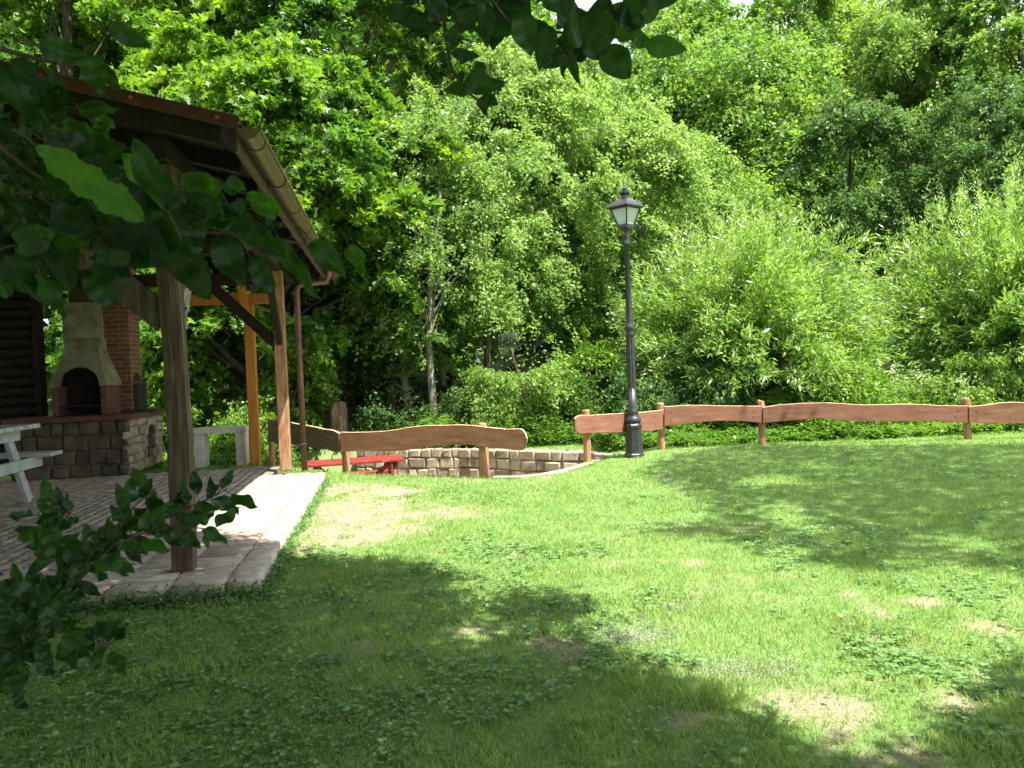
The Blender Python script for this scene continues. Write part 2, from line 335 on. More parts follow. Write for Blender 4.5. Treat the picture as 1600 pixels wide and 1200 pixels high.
def dirt(x, y):
    """0 lawn .. 1 bare soil, in world coordinates"""
    n = .55 * vnoise(x, y, 1.6, 9) + .3 * vnoise(x, y, 4.5, 10) + .15 * vnoise(x, y, 13, 12)
    cx = np.mean([p[0] for p in DIRT]); cy = np.mean([p[1] for p in DIRT])
    d = np.zeros(np.shape(x))
    for s in (.75, .9, 1.0, 1.12, 1.3):
        d += inpoly((x - cx) / s + cx, (y - cy) / s + cy, DIRT) * .2
    nf = .5 * vnoise(x, y, 8, 41) + .5 * vnoise(x, y, 22, 42)
    out = smooth(.38, .98, d * .86 + (n - .5) * 1.5 + (nf - .5) * 1.3) * .9
    for p, r in BARE:
        r = r * .8; q = np.exp(-(((x - p.x) / r) ** 2 + ((y - p.y) / (r * 1.1)) ** 2)); out = np.maximum(out, smooth(.36, 1.0, q * .9 + (n - .5) * 1.3 + (nf - .5) * .8) * .8)
    out = np.maximum(out, smooth(.66, .85, n) * .2)
    return np.clip(out, 0, 1)
gx = np.concatenate([np.linspace(-90, -12, 30)[:-1], np.arange(-12, 14, .11), np.linspace(14, 100, 34)])
gy = np.concatenate([np.linspace(-30, 0, 16)[:-1], np.arange(0, 19.5, .11), np.linspace(19.5, 34, 50)[1:], np.linspace(34, 130, 40)[1:]])
GX, GY = np.meshgrid(gx, gy); GZ = height(GX, GY); nxg, nyg = len(gx), len(gy)
V = np.stack([GX.ravel(), GY.ravel(), GZ.ravel()], 1)
ii = (np.arange(nyg - 1)[:, None] * nxg + np.arange(nxg - 1)[None, :]).ravel()
Fq = np.stack([ii, ii + 1, ii + 1 + nxg, ii + nxg], 1)
dt = dirt(V[:, 0], V[:, 1]); dt = np.where(inpoly(V[:, 0], V[:, 1], PIT), .9, dt); dt = np.where(V[:, 1] > 17, .15, dt)
tag(npmesh('ground', V, Fq, MT['ground'], None, dt, True), kind='structure')

# ------------------------------------------------------------------ leaf machinery
TEMPL = {
    'oval': (np.array([[0, 0, 0], [-.32, .38, .06], [0, 1, -.05], [.32, .45, .06]]), [(0, 3, 2, 1)]),
    'lance': (np.array([[0, 0, 0], [-.115, .4, .02], [0, 1, -.05], [.115, .4, .02]]), [(0, 3, 2, 1)]),
    'lobed': (np.array([[0, 0, 0], [-.5, .35, .03], [-.2, .5, .02], [0, 1, -.08], [.2, .5, .02], [.5, .35, .03]]), [(0, 4, 3, 2), (0, 2, 1, 0), (0, 5, 4, 4)]),
    'blade': (np.array([[-.05, 0, 0], [.05, 0, 0], [.03, .6, .06], [0, 1, .22]]), [(0, 1, 2, 3)]),
    'round': (np.array([[0, 0, 0], [-.45, .3, .0], [-.3, .85, .04], [.3, .85, .04], [.45, .3, 0]]), [(0, 4, 3, 2), ]),
}
TEMPL['lobed'] = (np.array([[0, 0, 0], [-.48, .30, .04], [-.16, .42, .0], [-.25, .80, .03], [0, 1.0, -.08], [.25, .80, .03], [.16, .42, 0], [.48, .30, .04]]),
                  [(0, 6, 2, 1), (0, 7, 6, 6), (2, 6, 4, 3), (6, 5, 4, 4)])
TEMPL['lobed'] = (np.array([[0, 0, 0], [-.52, .28, .05], [-.17, .48, .0], [0, 1.0, -.08], [.17, .48, 0], [.52, .28, .05]]),
                  [(0, 4, 3, 2), (0, 2, 1, 0)])
# every template as quads; 'lobed' = central diamond + two side lobes
TEMPL['lobed'] = (np.array([[0, 0, 0], [-.17, .5, 0], [0, 1.0, -.08], [.17, .5, 0], [-.55, .34, .05], [-.30, .12, .02], [.55, .34, .05], [.30, .12, .02]]),
                  [(0, 3, 2, 1), (0, 1, 4, 5), (0, 7, 6, 3)])
TEMPL['round'] = (np.array([[0, 0, 0], [-.42, .45, .05], [0, .95, 0], [.42, .45, .05]]), [(0, 3, 2, 1)])
def leaf_arrays(P, D, N, S, tint, templ):
    """P base points (n,3); D direction; N normal hint; S size; returns V,F,T"""
    D = D / np.maximum(np.linalg.norm(D, axis=1, keepdims=True), 1e-6)
    X = np.cross(D, N); X /= np.maximum(np.linalg.norm(X, axis=1, keepdims=True), 1e-6)
    Z = np.cross(X, D); T, fs = TEMPL[templ]; k = len(T); n = len(P)
    V = P[:, None, :] + S[:, None, None] * (T[None, :, 0, None] * X[:, None, :] + T[None, :, 1, None] * D[:, None, :] + T[None, :, 2, None] * Z[:, None, :])
    fs = np.array(fs); Fq = (np.arange(n) * k)[:, None, None] + fs[None]
    return V.reshape(-1, 3), Fq.reshape(-1, 4), np.repeat(tint, k)
def rnd_dir(n, rng=RNG):
    v = rng.normal(size=(n, 3)); return v / np.linalg.norm(v, axis=1, keepdims=True)

GAPS = [(800, 550, 72, 36, .985), (675, 592, 38, 18, .97), (612, 612, 90, 28, .92), (1003, 577, 22, 16, .9), (1396, 572, 22, 14, .9), (1445, 580, 22, 14, .85), (1520, 585, 30, 18, .8), (505, 655, 28, 22, .9), (530, 655, 26, 30, .97)]
def gap_keep(P, rng):
    x, y, f = project(P); k = np.ones(len(P), bool)
    for cx, cy, ax, ay, pr in GAPS:
        q = ((x - cx) / ax) ** 2 + ((y - cy) / ay) ** 2; k &= ~((q < .7 + .6 * rng.random(len(P))) & (rng.random(len(P)) < pr) & (f > 10) & (f < 32))
    return k
def grow_tree(name, label, cat, base, ht, rx, crown0, nb, per, leaf, mat, seed, templ='lobed', droop=.35, flat=.25, spray=.9,
              bark='bark', trunk_r=.2, group=None, top_pow=1.0, ry=None, shoots=0, widest=.35, nl=0, boughs_drawn=60, keep=None, lean=(0, 0), shell=.55, tintamp=.3):
    """trunk + limbs + crown of leaf sprays set on boughs"""
    rng = np.random.default_rng(seed); ry = ry or rx
    bx, by = base; bz = H(bx, by) - .05
    root = empty(name, (bx, by, bz), label, cat, group)
    B = np.array([bx, by, bz])
    # bough ends on an uneven envelope
    cz0, cz1 = crown0 * ht, ht
    u = rng.random(nb); t = np.clip(u * .98 + .01, 0, 1)                       # height fraction in the crown
    prof = np.where(t < widest, .55 + .45 * np.sin(t / widest * math.pi / 2), np.cos((t - widest) / (1 - widest) * math.pi / 2) ** top_pow)
    th = rng.random(nb) * 2 * math.pi
    lump = 1 + .22 * np.sin(th * 3 + seed) * np.cos(t * 9 + seed) + .14 * np.sin(th * 7 + t * 13)
    rr = (shell + (1 - shell) * rng.random(nb) ** .6) * prof * lump
    C = np.stack([rr * rx * np.cos(th), rr * ry * np.sin(th), cz0 + t * (cz1 - cz0)], 1)
    nl = nl or max(14, nb // 6)                                               # big lobes of the crown: sprays sit on their outer sides
    li = rng.permutation(nb)[:nl]; Lc = C[li] * np.array([.86, .86, .96]); lr = (.13 + .17 * rng.random(nl)) * min(rx, ry)
    own = rng.integers(0, nl, nb); dv = rnd_dir(nb, rng); dv[:, 2] = np.abs(dv[:, 2]) * .9 - .25
    ax_ = np.stack([C[li][:, 0], C[li][:, 1], np.full(nl, .25 * rx)], 1); ax_ /= np.linalg.norm(ax_, axis=1, keepdims=True)
    dv = dv + .8 * ax_[own]; dv /= np.linalg.norm(dv, axis=1, keepdims=True)
    fill = rng.random(nb) < .35; C0_ = C.copy()
    C = Lc[own] + dv * (lr[own] * (.65 + .45 * rng.random(nb)))[:, None] * np.array([1, 1, .8])
    C = np.where(fill[:, None], C0_ * np.array([.8, .8, .96]), C)
    t = np.clip((C[:, 2] - cz0) / (cz1 - cz0), 0, 1); lobet = rng.random(nl)[own]; th = np.arctan2(C[:, 1], C[:, 0])
    C[:, 2] = np.maximum(C[:, 2], cz0 * .8); C = C + np.stack([lean[0] * t, lean[1] * t, 0 * t], 1) + B
    # leaves: gaussian plate around each bough end, drooping outwards
    out = np.stack([np.cos(th), np.sin(th), np.zeros(nb)], 1)
    sz = spray * (.6 + .8 * rng.random(nb))
    cnt = np.maximum(3, (per * (sz / spray) ** 2).astype(int)); idx = np.repeat(np.arange(nb), cnt); n = len(idx)
    out = out + rng.normal(size=(nb, 3)) * .45; out /= np.linalg.norm(out, axis=1, keepdims=True)
    nsp = 7; sp_id = rng.integers(0, nsp, n); sa = (rng.random((nb, nsp)) * 3.6 - 1.8)[idx, sp_id]; so3 = rng.normal(size=(nb, nsp))[idx, sp_id]
    r1 = rng.random(n) ** .6 * (.55 + .75 * rng.random((nb, nsp))[idx, sp_id]); a1 = sa + rng.normal(size=n) * .12
    o = out[idx]; side = np.stack([-o[:, 1], o[:, 0], 0 * o[:, 2]], 1)
    du, dv = r1 * np.cos(a1) * 1.25 - .25, r1 * np.sin(a1) * .8
    S_ = sz[idx][:, None]
    P = C[idx] + S_ * (o * du[:, None] * .95 + side * dv[:, None])
    P[:, 2] += sz[idx] * (-droop * du - .18 * (du ** 2 + dv ** 2) + flat * (.25 * rng.normal(size=n) + .9 * so3 * (.4 + r1)))
    P += rng.normal(size=(n, 3)) * .04
    N = np.array([0, 0, .75]) + .5 * o + .85 * rnd_dir(n, rng); N /= np.linalg.norm(N, axis=1, keepdims=True)
    D = o * .6 + rnd_dir(n, rng) * .8; D[:, 2] -= .35
    S = leaf * (.65 + .7 * rng.random(n))
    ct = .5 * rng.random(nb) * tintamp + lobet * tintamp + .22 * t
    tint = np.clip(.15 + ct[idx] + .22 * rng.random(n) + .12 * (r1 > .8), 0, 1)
    if True:
        k = gap_keep(P, rng); P, D, N, S, tint = P[k], D[k], N[k], S[k], tint[k]
    V, Fq, T = leaf_arrays(P, D, N, S, tint, templ)
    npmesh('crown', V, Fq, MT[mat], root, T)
    mb = MB(); Bv = Vector(B)
    tp = []; rs = []
    for i in range(9):
        f = i / 8; tp.append(Bv + Vector((lean[0] * f * .8 + .12 * math.sin(f * 5 + seed), lean[1] * f * .8 + .12 * math.cos(f * 4 + seed), f * ht * .88))); rs.append(trunk_r * (1.25 if i == 0 else 1) * (1 - .86 * f) + .012)
    mb.tube(tp, rs, 9)
    order = rng.permutation(nb)[:boughs_drawn]
    for k in order:
        c = Vector(C[k]); f = max(.06, min(.8, ((c.z - bz) / ht - .16 - .1 * rng.random()) / .88)); i = min(7, int(f * 8)); p0 = tp[i].lerp(tp[i + 1], f * 8 - i)
        mid = p0.lerp(c, .5) + Vector((0, 0, .10 * (c - p0).length))
        gx_, gy_, gf_ = project(np.array([list(p0), list(p0.lerp(mid, .5)), list(mid), list(mid.lerp(c, .5)), list(c)]))
        if base[1] < 32 and any((((gx_ - g_[0]) / (g_[2] + 15)) ** 2 + ((gy_ - g_[1]) / (g_[3] + 12)) ** 2 < 1).any() for g_ in GAPS): continue
        r0 = max(.015, trunk_r * .42 * (1 - f))
        mb.tube([p0, p0.lerp(mid, .5) + Vector((0, 0, .03)), mid, mid.lerp(c, .55) + Vector((0, 0, .04)), c], [r0, r0 * .8, r0 * .6, r0 * .4, .008], 5, cap=False)
    mb.build('trunk', MT[bark], root, smooth=True, fix=False)
    return root
def copy_thing(root, loc, rz, s, label, group=None):
    c = root.copy(); COL.objects.link(c); c.location = loc; c.rotation_euler = (0, 0, rz); c.scale = (s, s, s); c['label'] = label
    if group: c['group'] = group
    for ch in root.children:
        d = ch.copy(); COL.objects.link(d); d.parent = c
    return c

# ------------------------------------------------------------------ patio
def patio_stones():
    """real stones: kerb slabs along the edge, then a slab band, then small setts laid in fans"""
    Vs, Fs, Ts = [], [], []; k = [0]
    rng = np.random.default_rng(5)
    def stone(a, b, la, lb, rot, z=.12, h=.05, bev=.008, tint=None):
        t = rng.random() if tint is None else tint
        z = z + rng.normal() * .0025; ca, sa = math.cos(rot), math.sin(rot); pts = []
        for (s, zz) in ((1, z - h), (1, z - bev), (1 - 2 * bev / min(la, lb), z)):
            for (i, j) in ((-1, -1), (1, -1), (1, 1), (-1, 1)):
                x = i * la / 2 * s; y = j * lb / 2 * s
                if zz > z - h: x += rng.normal() * .004; y += rng.normal() * .004
                p = ab(a + x * ca - y * sa, b + x * sa + y * ca, zz); pts.append(tuple(p))
        q = k[0]; Vs.extend(pts); k[0] += 12; Ts.extend([t] * 12)
        for r in (0, 4):
            for i in range(4): Fs.append((q + r + i, q + r + (i + 1) % 4, q + r + 4 + (i + 1) % 4, q + r + 4 + i))
        Fs.append((q + 8, q + 9, q + 10, q + 11))
    # kerb along right edge and front edge
    a = aE0
    while a < aE1:
        L = rng.uniform(.45, .7); L = min(L, aE1 - a + .02); stone(a + L / 2, bE - .11, L - .008, .21, rng.normal() * .003, z=.122, h=.26, bev=.008, tint=rng.uniform(.5, 1)); a += L
    b = bE - .22
    while b > -7.6:
        L = rng.uniform(.36, .6); stone(aE0 + .1 + rng.normal() * .012, b - L / 2, .23, L - .02, rng.normal() * .02, z=.125 + rng.normal() * .008, h=.28, bev=.014, tint=rng.uniform(.25, .8)); b -= L
    # slab band
    for row in range(2):
        a = aE0 + .23
        while a < aE1 - .1:
            L = rng.uniform(.24, .42); stone(a + L / 2, bE - .22 - .24 - row * .40 + .03, L - .012, .385, rng.normal() * .006, tint=rng.uniform(.3, 1)); a += L
    for row in range(2):
        b = bE - 1.0
        while b > -7.6:
            L = rng.uniform(.26, .46); stone(aE0 + .23 + .15 + row * .31, b - L / 2, .295, L - .012, rng.normal() * .006, tint=rng.uniform(.2, .8)); b -= L
    # fans
    b0 = bE - 1.03; wfan = 1.5
    for c in range(5):
        bc = b0 - wfan * (c + .5)
        for r in range(100):
            R = .95; ac = aE0 + .3 + r * .115
            n = int(wfan / .118)
            for j in range(n):
                u = (j + .5) / n * 2 - 1; bb = bc + u * wfan / 2; aa = ac + (math.sqrt(max(0, 1 - (u * .8) ** 2)) - .6) * .75
                if aa < aE0 + .90 or aa > (13.75 if bb < bE - .9 else aE1): continue
                slope = math.atan2(-(u * .64) * .75 / max(.3, math.sqrt(max(0, 1 - (u * .8) ** 2))), wfan / 2)
                stone(aa, bb, .104 + rng.normal() * .004, .108 + rng.normal() * .004, -slope, h=.03, tint=np.clip(rng.normal(.42, .24), 0, 1))
    npmesh('patio', np.array(Vs), np.array(Fs), MT['cobble'], None, np.array(Ts)).update_tag()
patio_stones(); tag(bpy.data.objects['patio'], kind='structure')
mb = MB()
z0, z1 = -.16, .104
def slab(poly):
    mb.prism([ab(a, b, z0) for a, b in poly], (0, 0, z1 - z0))
slab([(aE0 + .06, bE - .06), (aE1, bE - .06), (aE1, bE - .84), (13.8, bE - .84), (13.8, -9), (aE0 + .06, -9)])
tag(mb.build('patio_bed', MT['mortar']), kind='structure')

# ------------------------------------------------------------------ pavilion
B1, B2 = hz(289, 890, .12), hz(447, 735, .12)
P1a, P1b = toab(B1); P2a, P2b = toab(B2)
EB, EZ = -1.05, 3.46           # eave
ea0, ea1 = P1a - .50, P2a + 1.9
RB = -4.75; SL = math.tan(rad(13.2)); RZ = EZ + (EB - RB) * SL
pav = empty('pavilion', ab(P1a, (EB + RB) / 2, .12), 'open timber pavilion with dark red metal roof over the paved patio', 'pavilion')
def post(name, a, b, wd, z0, z1, mat, parent=pav, bev=.012):
    m = MB(); lo, hi = ab(a, b, z0), ab(a, b, z1)
    m.obox((lo + hi) / 2, AX * wd / 2, BX * wd / 2, (0, 0, (z1 - z0) / 2)); return m.build(name, MT[mat], parent, bevel=bev)
PW = .17
def plate_z(b): return EZ - .16 + (EB - b) * SL
# near post: slightly bowed old timber with a drying crack
def near_post():
    m = MB(); n = 22; k = 0; rng = random.Random(3); zt = plate_z(P1b) - .17
    for i in range(n):
        f = i / (n - 1); z = .121 + f * (zt - .12); ox = .012 * math.sin(f * 5) + rng.uniform(-.003, .003); w = PW * .93 * (1 + .05 * math.sin(f * 9))
        ring = []
        for (x, y) in ((-1, -1), (-.1, -1), (0, -.93), (.1, -1), (1, -1), (1, -.15), (.96, 0), (1, .12), (1, 1), (-1, 1)):
            ring.append(ab(P1a + y * w / 2 + ox * .4, P1b + x * w / 2 + ox, z))
        m.v += [tuple(p) for p in ring]
    r = 10
    for i in range(n - 1):
        for j in range(r): m.f.append((i * r + j, i * r + (j + 1) % r, (i + 1) * r + (j + 1) % r, (i + 1) * r + j))
    m.f.append(tuple(range(r))); m.f.append(tuple((n - 1) * r + j for j in range(r)))
    o = m.build('post', MT['post'], pav, bevel=.006); o['label'] = 'old weathered split post nearest the lawn corner'
near_post()
post('post', P2a, P2b, PW, .121, plate_z(P2b) - .17, 'fpost')
OP = toab(hz(400, 727, .12))
o = post('post', OP[0], OP[1], .16, .121, 2.86, 'orange'); o['label'] = 'bright orange stained post at the back'
for (a, b) in ((P1a, -7.85), (P2a, -7.85), (P1a, -4.7)): post('post', a, b, PW, -.1 if a == P1a else .12, plate_z(P1b) - .17 if b < -6 else RZ - .4, 'fpost')
def beam(p, q, wd, ht, mat='beam', name='beam', bev=.006, up=(0, 0, 1)):
    m = MB(); m.bar(p, q, wd, ht, up); return m.build(name, MT[mat], pav, bevel=bev)
zp = plate_z(P1b) - .086
beam(ab(ea0 + .25, P1b, zp), ab(ea1 - .2, P1b, zp), .15, .17)                       # wall plate on the post row
beam(ab(ea0 + .25, -7.85, zp), ab(ea1 - .2, -7.85, zp), .15, .17)
beam(ab(ea0 + .25, -4.75, RZ - .42), ab(ea1 - .2, -4.75, RZ - .42), .15, .2)
for a in (P1a, (P1a + P2a) / 2, P2a): beam(ab(a, P1b - .08, zp - .19), ab(a, -7.77, zp - .19), .13, .19)     # tie beams
beam(ab(OP[0], OP[1] + .38, 2.95), ab(OP[0], -4.3, 2.95), .14, .17, 'orange')          # orange back tie beam
m = MB(); m.bar(ab(OP[0] - 1.0, OP[1] + .01, 3.4), ab(OP[0] - .06, OP[1], 2.5), .11, .13); m.build('brace', MT['orange'], pav, bevel=.005)
def brace(p, q, wd, ht, mat):
    beam(p, q, wd, ht, mat, 'brace')
    d = (Vector(q) - Vector(p)).normalized()
    for s in (.09, .17):
        for base_, sg in ((Vector(p), 1), (Vector(q), -1)):
            cc = base_ + d * s * sg; n_ = -AX if abs(d.dot(AX)) < .3 else BX; mm = MB(); mm.tube([cc + n_ * (wd / 2 - .01), cc + n_ * (wd / 2 + .012)], .014, 8); mm.build('bolt', MT['sheet'], pav)
# near post: wide board braces (one towards the ridge, one along the eave), then the far post's
brace(ab(P1a + .0, P1b - .05, 2.08), ab(P1a, P1b - 1.05, 2.98), .07, .21, 'post')
brace(ab(P1a + .06, P1b + .02, 2.05), ab(P1a + .85, P1b + .02, 3.0), .07, .17, 'greyplank')
brace(ab(P2a - .04, P2b - .03, 2.1), ab(P2a, P2b - 1.05, 3.12), .09, .16, 'beam')
brace(ab(P2a - .05, P2b, 2.15), ab(P2a - 1.0, P2b, 3.15), .09, .14, 'beam')
# rafters, underboards, metal skin
def slope_pt(a, b, dz=0): return ab(a, b, EZ + (EB - b) * SL + dz) if b >= RB else ab(a, b, RZ + (b - RB) * SL + dz)
na = 11
for i in range(na):
    a = ea0 + .12 + (ea1 - ea0 - .24) * i / (na - 1)
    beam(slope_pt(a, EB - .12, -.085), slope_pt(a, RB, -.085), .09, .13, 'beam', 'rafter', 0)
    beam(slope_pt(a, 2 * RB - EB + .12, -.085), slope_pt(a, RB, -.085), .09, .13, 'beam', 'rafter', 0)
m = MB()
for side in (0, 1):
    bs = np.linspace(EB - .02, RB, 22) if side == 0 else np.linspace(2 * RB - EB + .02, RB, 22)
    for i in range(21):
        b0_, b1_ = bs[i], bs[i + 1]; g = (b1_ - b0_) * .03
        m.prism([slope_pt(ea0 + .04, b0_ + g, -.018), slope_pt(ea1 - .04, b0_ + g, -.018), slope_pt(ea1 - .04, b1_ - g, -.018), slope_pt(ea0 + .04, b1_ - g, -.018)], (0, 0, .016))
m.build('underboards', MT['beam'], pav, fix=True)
# trapezoid sheet roof
m = MB()
for side in (0, 1):
    e, r = (EB + .06, RB) if side == 0 else (2 * RB - EB - .06, RB)
    prof = []; a = ea0
    while a < ea1:
        prof += [(a, 0), (a + .14, 0), (a + .165, .03), (a + .205, .03)]; a += .23
    prof = [(min(a, ea1), z) for a, z in prof]
    k = len(m.v)
    for (a, z) in prof:
        p = slope_pt(a, e, .002 + z); q = slope_pt(a, r, .002 + z); m.v += [tuple(p), tuple(q)]
    for i in range(len(prof) - 1): m.f.append((k + 2 * i, k + 2 * i + 2, k + 2 * i + 3, k + 2 * i + 1))
o = m.build('roof', MT['roofmetal'], pav, fix=True); so_ = o.modifiers.new('s', 'SOLIDIFY'); so_.thickness = .004
for a in (ea0 - .012, ea1 + .012):   # rake flashing
    for e in (EB + .05, 2 * RB - EB - .05):
        m = MB(); m.bar(slope_pt(a, e, .005), slope_pt(a, RB, .005), .02, .085); m.bar(slope_pt(a + (.05 if a < 7 else -.05), e, .052), slope_pt(a + (.05 if a < 7 else -.05), RB, .052), .12, .012)
        fl = m.build('rake_flashing', MT['roofmetal'], pav, bevel=.003)
        if a < 7:
            for j in range(7):
                b = e + (RB - e) * (.04 + j * .155); mm = MB(); c = slope_pt(a - .014, b, .01)
                mm.tube([c, c - AX * .012], [.016, .012], 8); mm.tube([c + AX * .01, c - AX * .02], [.008, .008], 6); mm.build('screw', MT['screw'], fl)
# gutter: half-round with rolled lip, brackets, stop end
def gutter():
    g = []; r = .075; ca, cb, cz = ea0 - .02, EB + .115, EZ - .045
    m = MB(); n = 12; L = ea1 + .1 - ca
    for i in range(n + 1):
        an = math.pi + math.pi * i / n
        g.append((math.cos(an) * r, math.sin(an) * r))
    outer = g + [(r + .002, .012), (r + .014, .012), (r + .014, -.006), (r + .004, -.006)]
    inner = [(x * .95, y * .95 + .001) for x, y in g[::-1]]
    prof = outer + inner
    secs = [ca + L * i / 5 for i in range(6)]
    k = 0
    for (x, y) in prof: m.v.append(tuple(ab(ca, cb + x, cz + y)))
    for (x, y) in prof: m.v.append(tuple(ab(ca + L, cb + x, cz + y)))
    N = len(prof)
    for i in range(N): m.f.append((i, (i + 1) % N, N + (i + 1) % N, N + i))
    k = len(m.v)     # stop ends
    for a in (ca, ca + L):
        k = len(m.v); m.v += [tuple(ab(a, cb + x, cz + y)) for x, y in g] ; m.f.append(tuple(range(k, k + len(g))))
        k = len(m.v); m.v += [tuple(ab(a - .008, cb + x * 1.05, cz + y * 1.05)) for x, y in g] ; m.f.append(tuple(range(k, k + len(g))))
    gu = m.build('gutter', MT['gutter'], pav, smooth=False, fix=True)
    for i in range(8):
        a = ca + .32 + i * (L - .5) / 7; mm = MB()
        pts = [ab(a, cb + math.cos(math.pi + math.pi * j / 10) * (r + .006), cz + math.sin(math.pi + math.pi * j / 10) * (r + .006)) for j in range(11)]
        for p, q in zip(pts[:-1], pts[1:]): mm.bar(p, q, .005, .03, AX)
        mm.build('gutter_bracket', MT['gutter'], gu)
        if i % 3 == 1:
            mm = MB(); pts = [ab(a + .03, cb + math.cos(math.pi + math.pi * j / 10) * (r + .009), cz + math.sin(math.pi + math.pi * j / 10) * (r + .009)) for j in range(11)]
            for p, q in zip(pts[:-1], pts[1:]): mm.bar(p, q, .008, .10, AX)
            mm.build('gutter_joint', MT['downpipe'], gu)
    # fascia board behind the gutter
    mm = MB(); mm.bar(ab(ea0 + .05, EB + .012, EZ - .11), ab(ea1 - .05, EB + .012, EZ - .11), .03, .17); mm.build('fascia', MT['post'], pav, bevel=.004)
    return ca, cb, cz, L
ca_, cb_, cz_, L_ = gutter()
def downpipe():
    base = hz(480, 728, .02); a_d, b_d = P2a + .62, P2b + .16
    top = hplane(517, 434, ab(a_d, 0, 0), AX); elb = hplane(463, 447, ab(a_d, 0, 0), AX)
    b_d = toab(elb)[1]; m = MB(); r = .05
    pts = [ab(a_d, cb_, cz_ - .05), ab(a_d, cb_, top.z + .02), ab(a_d, cb_ - .04, top.z - .06), ab(a_d, b_d + .08, elb.z + .03), ab(a_d, b_d + .02, elb.z - .01), ab(a_d, b_d, elb.z - .1), ab(a_d, b_d, -.02)]
    m.tube(pts, r, 12); dp = m.build('downpipe', MT['downpipe'], pav, smooth=True, fix=False)
    for z in (.45, 2.2):
        mm = MB(); mm.lathe(ab(a_d, b_d, z), [(r + .004, 0), (r + .008, .005), (r + .008, .03), (r + .004, .035)], 12); mm.bar(ab(a_d, b_d, z + .017), ab(P2a + .08, P2b + .03, z + .017), .012, .02)
        mm.build('pipe_clip', MT['sheet'], dp)
downpipe()

# dark log back wall, left of the grill
GA = toab(hz(150, 745, .12))[0]
bw = toab(hplane(60, 600, ab(GA + .9, 0, 0), AX))[1]
lw = empty('log_wall', ab(GA + .9, bw - 1.5, .12), 'dark brown horizontal log wall behind the picnic table at the left edge', 'wall')
m = MB(); z = .13
while z < 4.1:
    h = .165; m.tube([ab(GA + .9, bw, z + h / 2), ab(GA + .9, -9.2, z + h / 2)], h * .53, 10); z += h
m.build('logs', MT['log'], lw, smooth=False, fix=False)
m = MB(); m.obox(ab(GA + .9, bw + .04, 2.1), AX * .11, BX * .05, (0, 0, 1.97)); m.build('corner_post', MT['log'], lw, bevel=.01)

# ------------------------------------------------------------------ masonry grill
def stonework(m, p0, ux, uz, L, Hh, nrm, rows, rng, dep=.10, avg=.22, holes=None, gap=.012):
    """irregular blocks on the face p0 + s*ux + t*uz (unit vectors), sticking out along nrm"""
    ts = [0]; 
    for r in range(rows): ts.append(ts[-1] + rng.uniform(.8, 1.2))
    ts = [t / ts[-1] * Hh for t in ts]
    for r in range(rows):
        s = 0
        while s < L - .01:
            l = rng.uniform(.65, 1.45) * avg
            if L - s - l < avg * .4: l = L - s
            a0, a1, b0_, b1_ = s + gap / 2, s + l - gap / 2, ts[r] + gap / 2, ts[r + 1] - gap / 2
            s += l
            if holes and holes((a0 + a1) / 2, (b0_ + b1_) / 2): continue
            j = lambda: rng.uniform(-.016, .016)
            d = dep * .5 + rng.uniform(-.012, .018)
            bs = [p0 + ux * (a + j()) + uz * (b + j()) for a, b in ((a0, b0_), (a1, b0_), (a1, b1_), (a0, b1_))]
            cx_ = sum(bs, Vector()) / 4
            k = len(m.v); m.v += [tuple(p - nrm * dep * .3) for p in bs] + [tuple(p + nrm * d * .55) for p in bs] + [tuple(cx_ + (p - cx_) * .80 + nrm * (d + rng.uniform(-.014, .02))) for p in bs]
            for q in (0, 4):
                for i in range(4): m.f.append((k + q + i, k + q + (i + 1) % 4, k + q + 4 + (i + 1) % 4, k + q + 4 + i))
            m.f.append((k + 8, k + 9, k + 10, k + 11))
ZV = Vector((0, 0, 1))
rngp = random.Random(21)
g0 = hz(193, 746, .12); gb = toab(g0)[1]
gbL = toab(hplane(15, 745, ab(GA, 0, 0), AX))[1]
GD = 2.0
grill = empty('masonry_grill', ab(GA + .6, (gb + gbL) / 2, .12), 'garden grill with cream funnel hood on a rough stone base under the pavilion', 'grill')
m = MB(); zb, zt = .12, 1.02
ah_a0, ah_a1 = GA + .92, GA + 1.44
# core with arched niche on its right side
m.obox(ab(GA + .06 + (ah_a0 - GA - .06) / 2, (gb + gbL) / 2, (zb + zt) / 2), AX * (ah_a0 - GA - .06) / 2, BX * ((gb - gbL) / 2 - .04), ZV * (zt - zb) / 2)
m.obox(ab((ah_a1 + GA + GD) / 2, (gb + gbL) / 2, (zb + zt) / 2), AX * (GA + GD - ah_a1) / 2, BX * ((gb - gbL) / 2 - .04), ZV * (zt - zb) / 2)
m.obox(ab((ah_a1 + ah_a0) / 2, (gb + gbL) / 2 - .25, (zb + zt) / 2), AX * (ah_a1 - ah_a0) / 2, BX * ((gb - gbL) / 2 - .3), ZV * (zt - zb) / 2 * .999)
arc = [(ah_a0, zt), (ah_a0, .72)] + [((ah_a0 + ah_a1) / 2 - math.cos(math.pi * i / 10) * (ah_a1 - ah_a0) / 2, .72 + .16 * math.sin(math.pi * i / 10)) for i in range(1, 10)] + [(ah_a1, .72), (ah_a1, zt)]
m.prism([ab(a, gb - .55, z) for a, z in arc], BX * .512)
m.obox(ab((ah_a0 + ah_a1) / 2, gb - .28, .20), AX * .24, BX * .24, ZV * .08)
m.build('core', MT['mortar'], grill)
m = MB(); stonework(m, ab(GA + .05, gbL, zb), BX, ZV, gb - gbL, zt - zb, -AX, 4, rngp, avg=.27)
cxa = (ah_a0 + ah_a1) / 2 - GA
def hole(s, t): return abs(s - cxa) < .31 and t < .80 - .12 * (abs(s - cxa) / .27) ** 2 and t > .05
m.build('base_stones', MT['stone_shaded'], grill, bevel=.012, seg=2); m = MB()
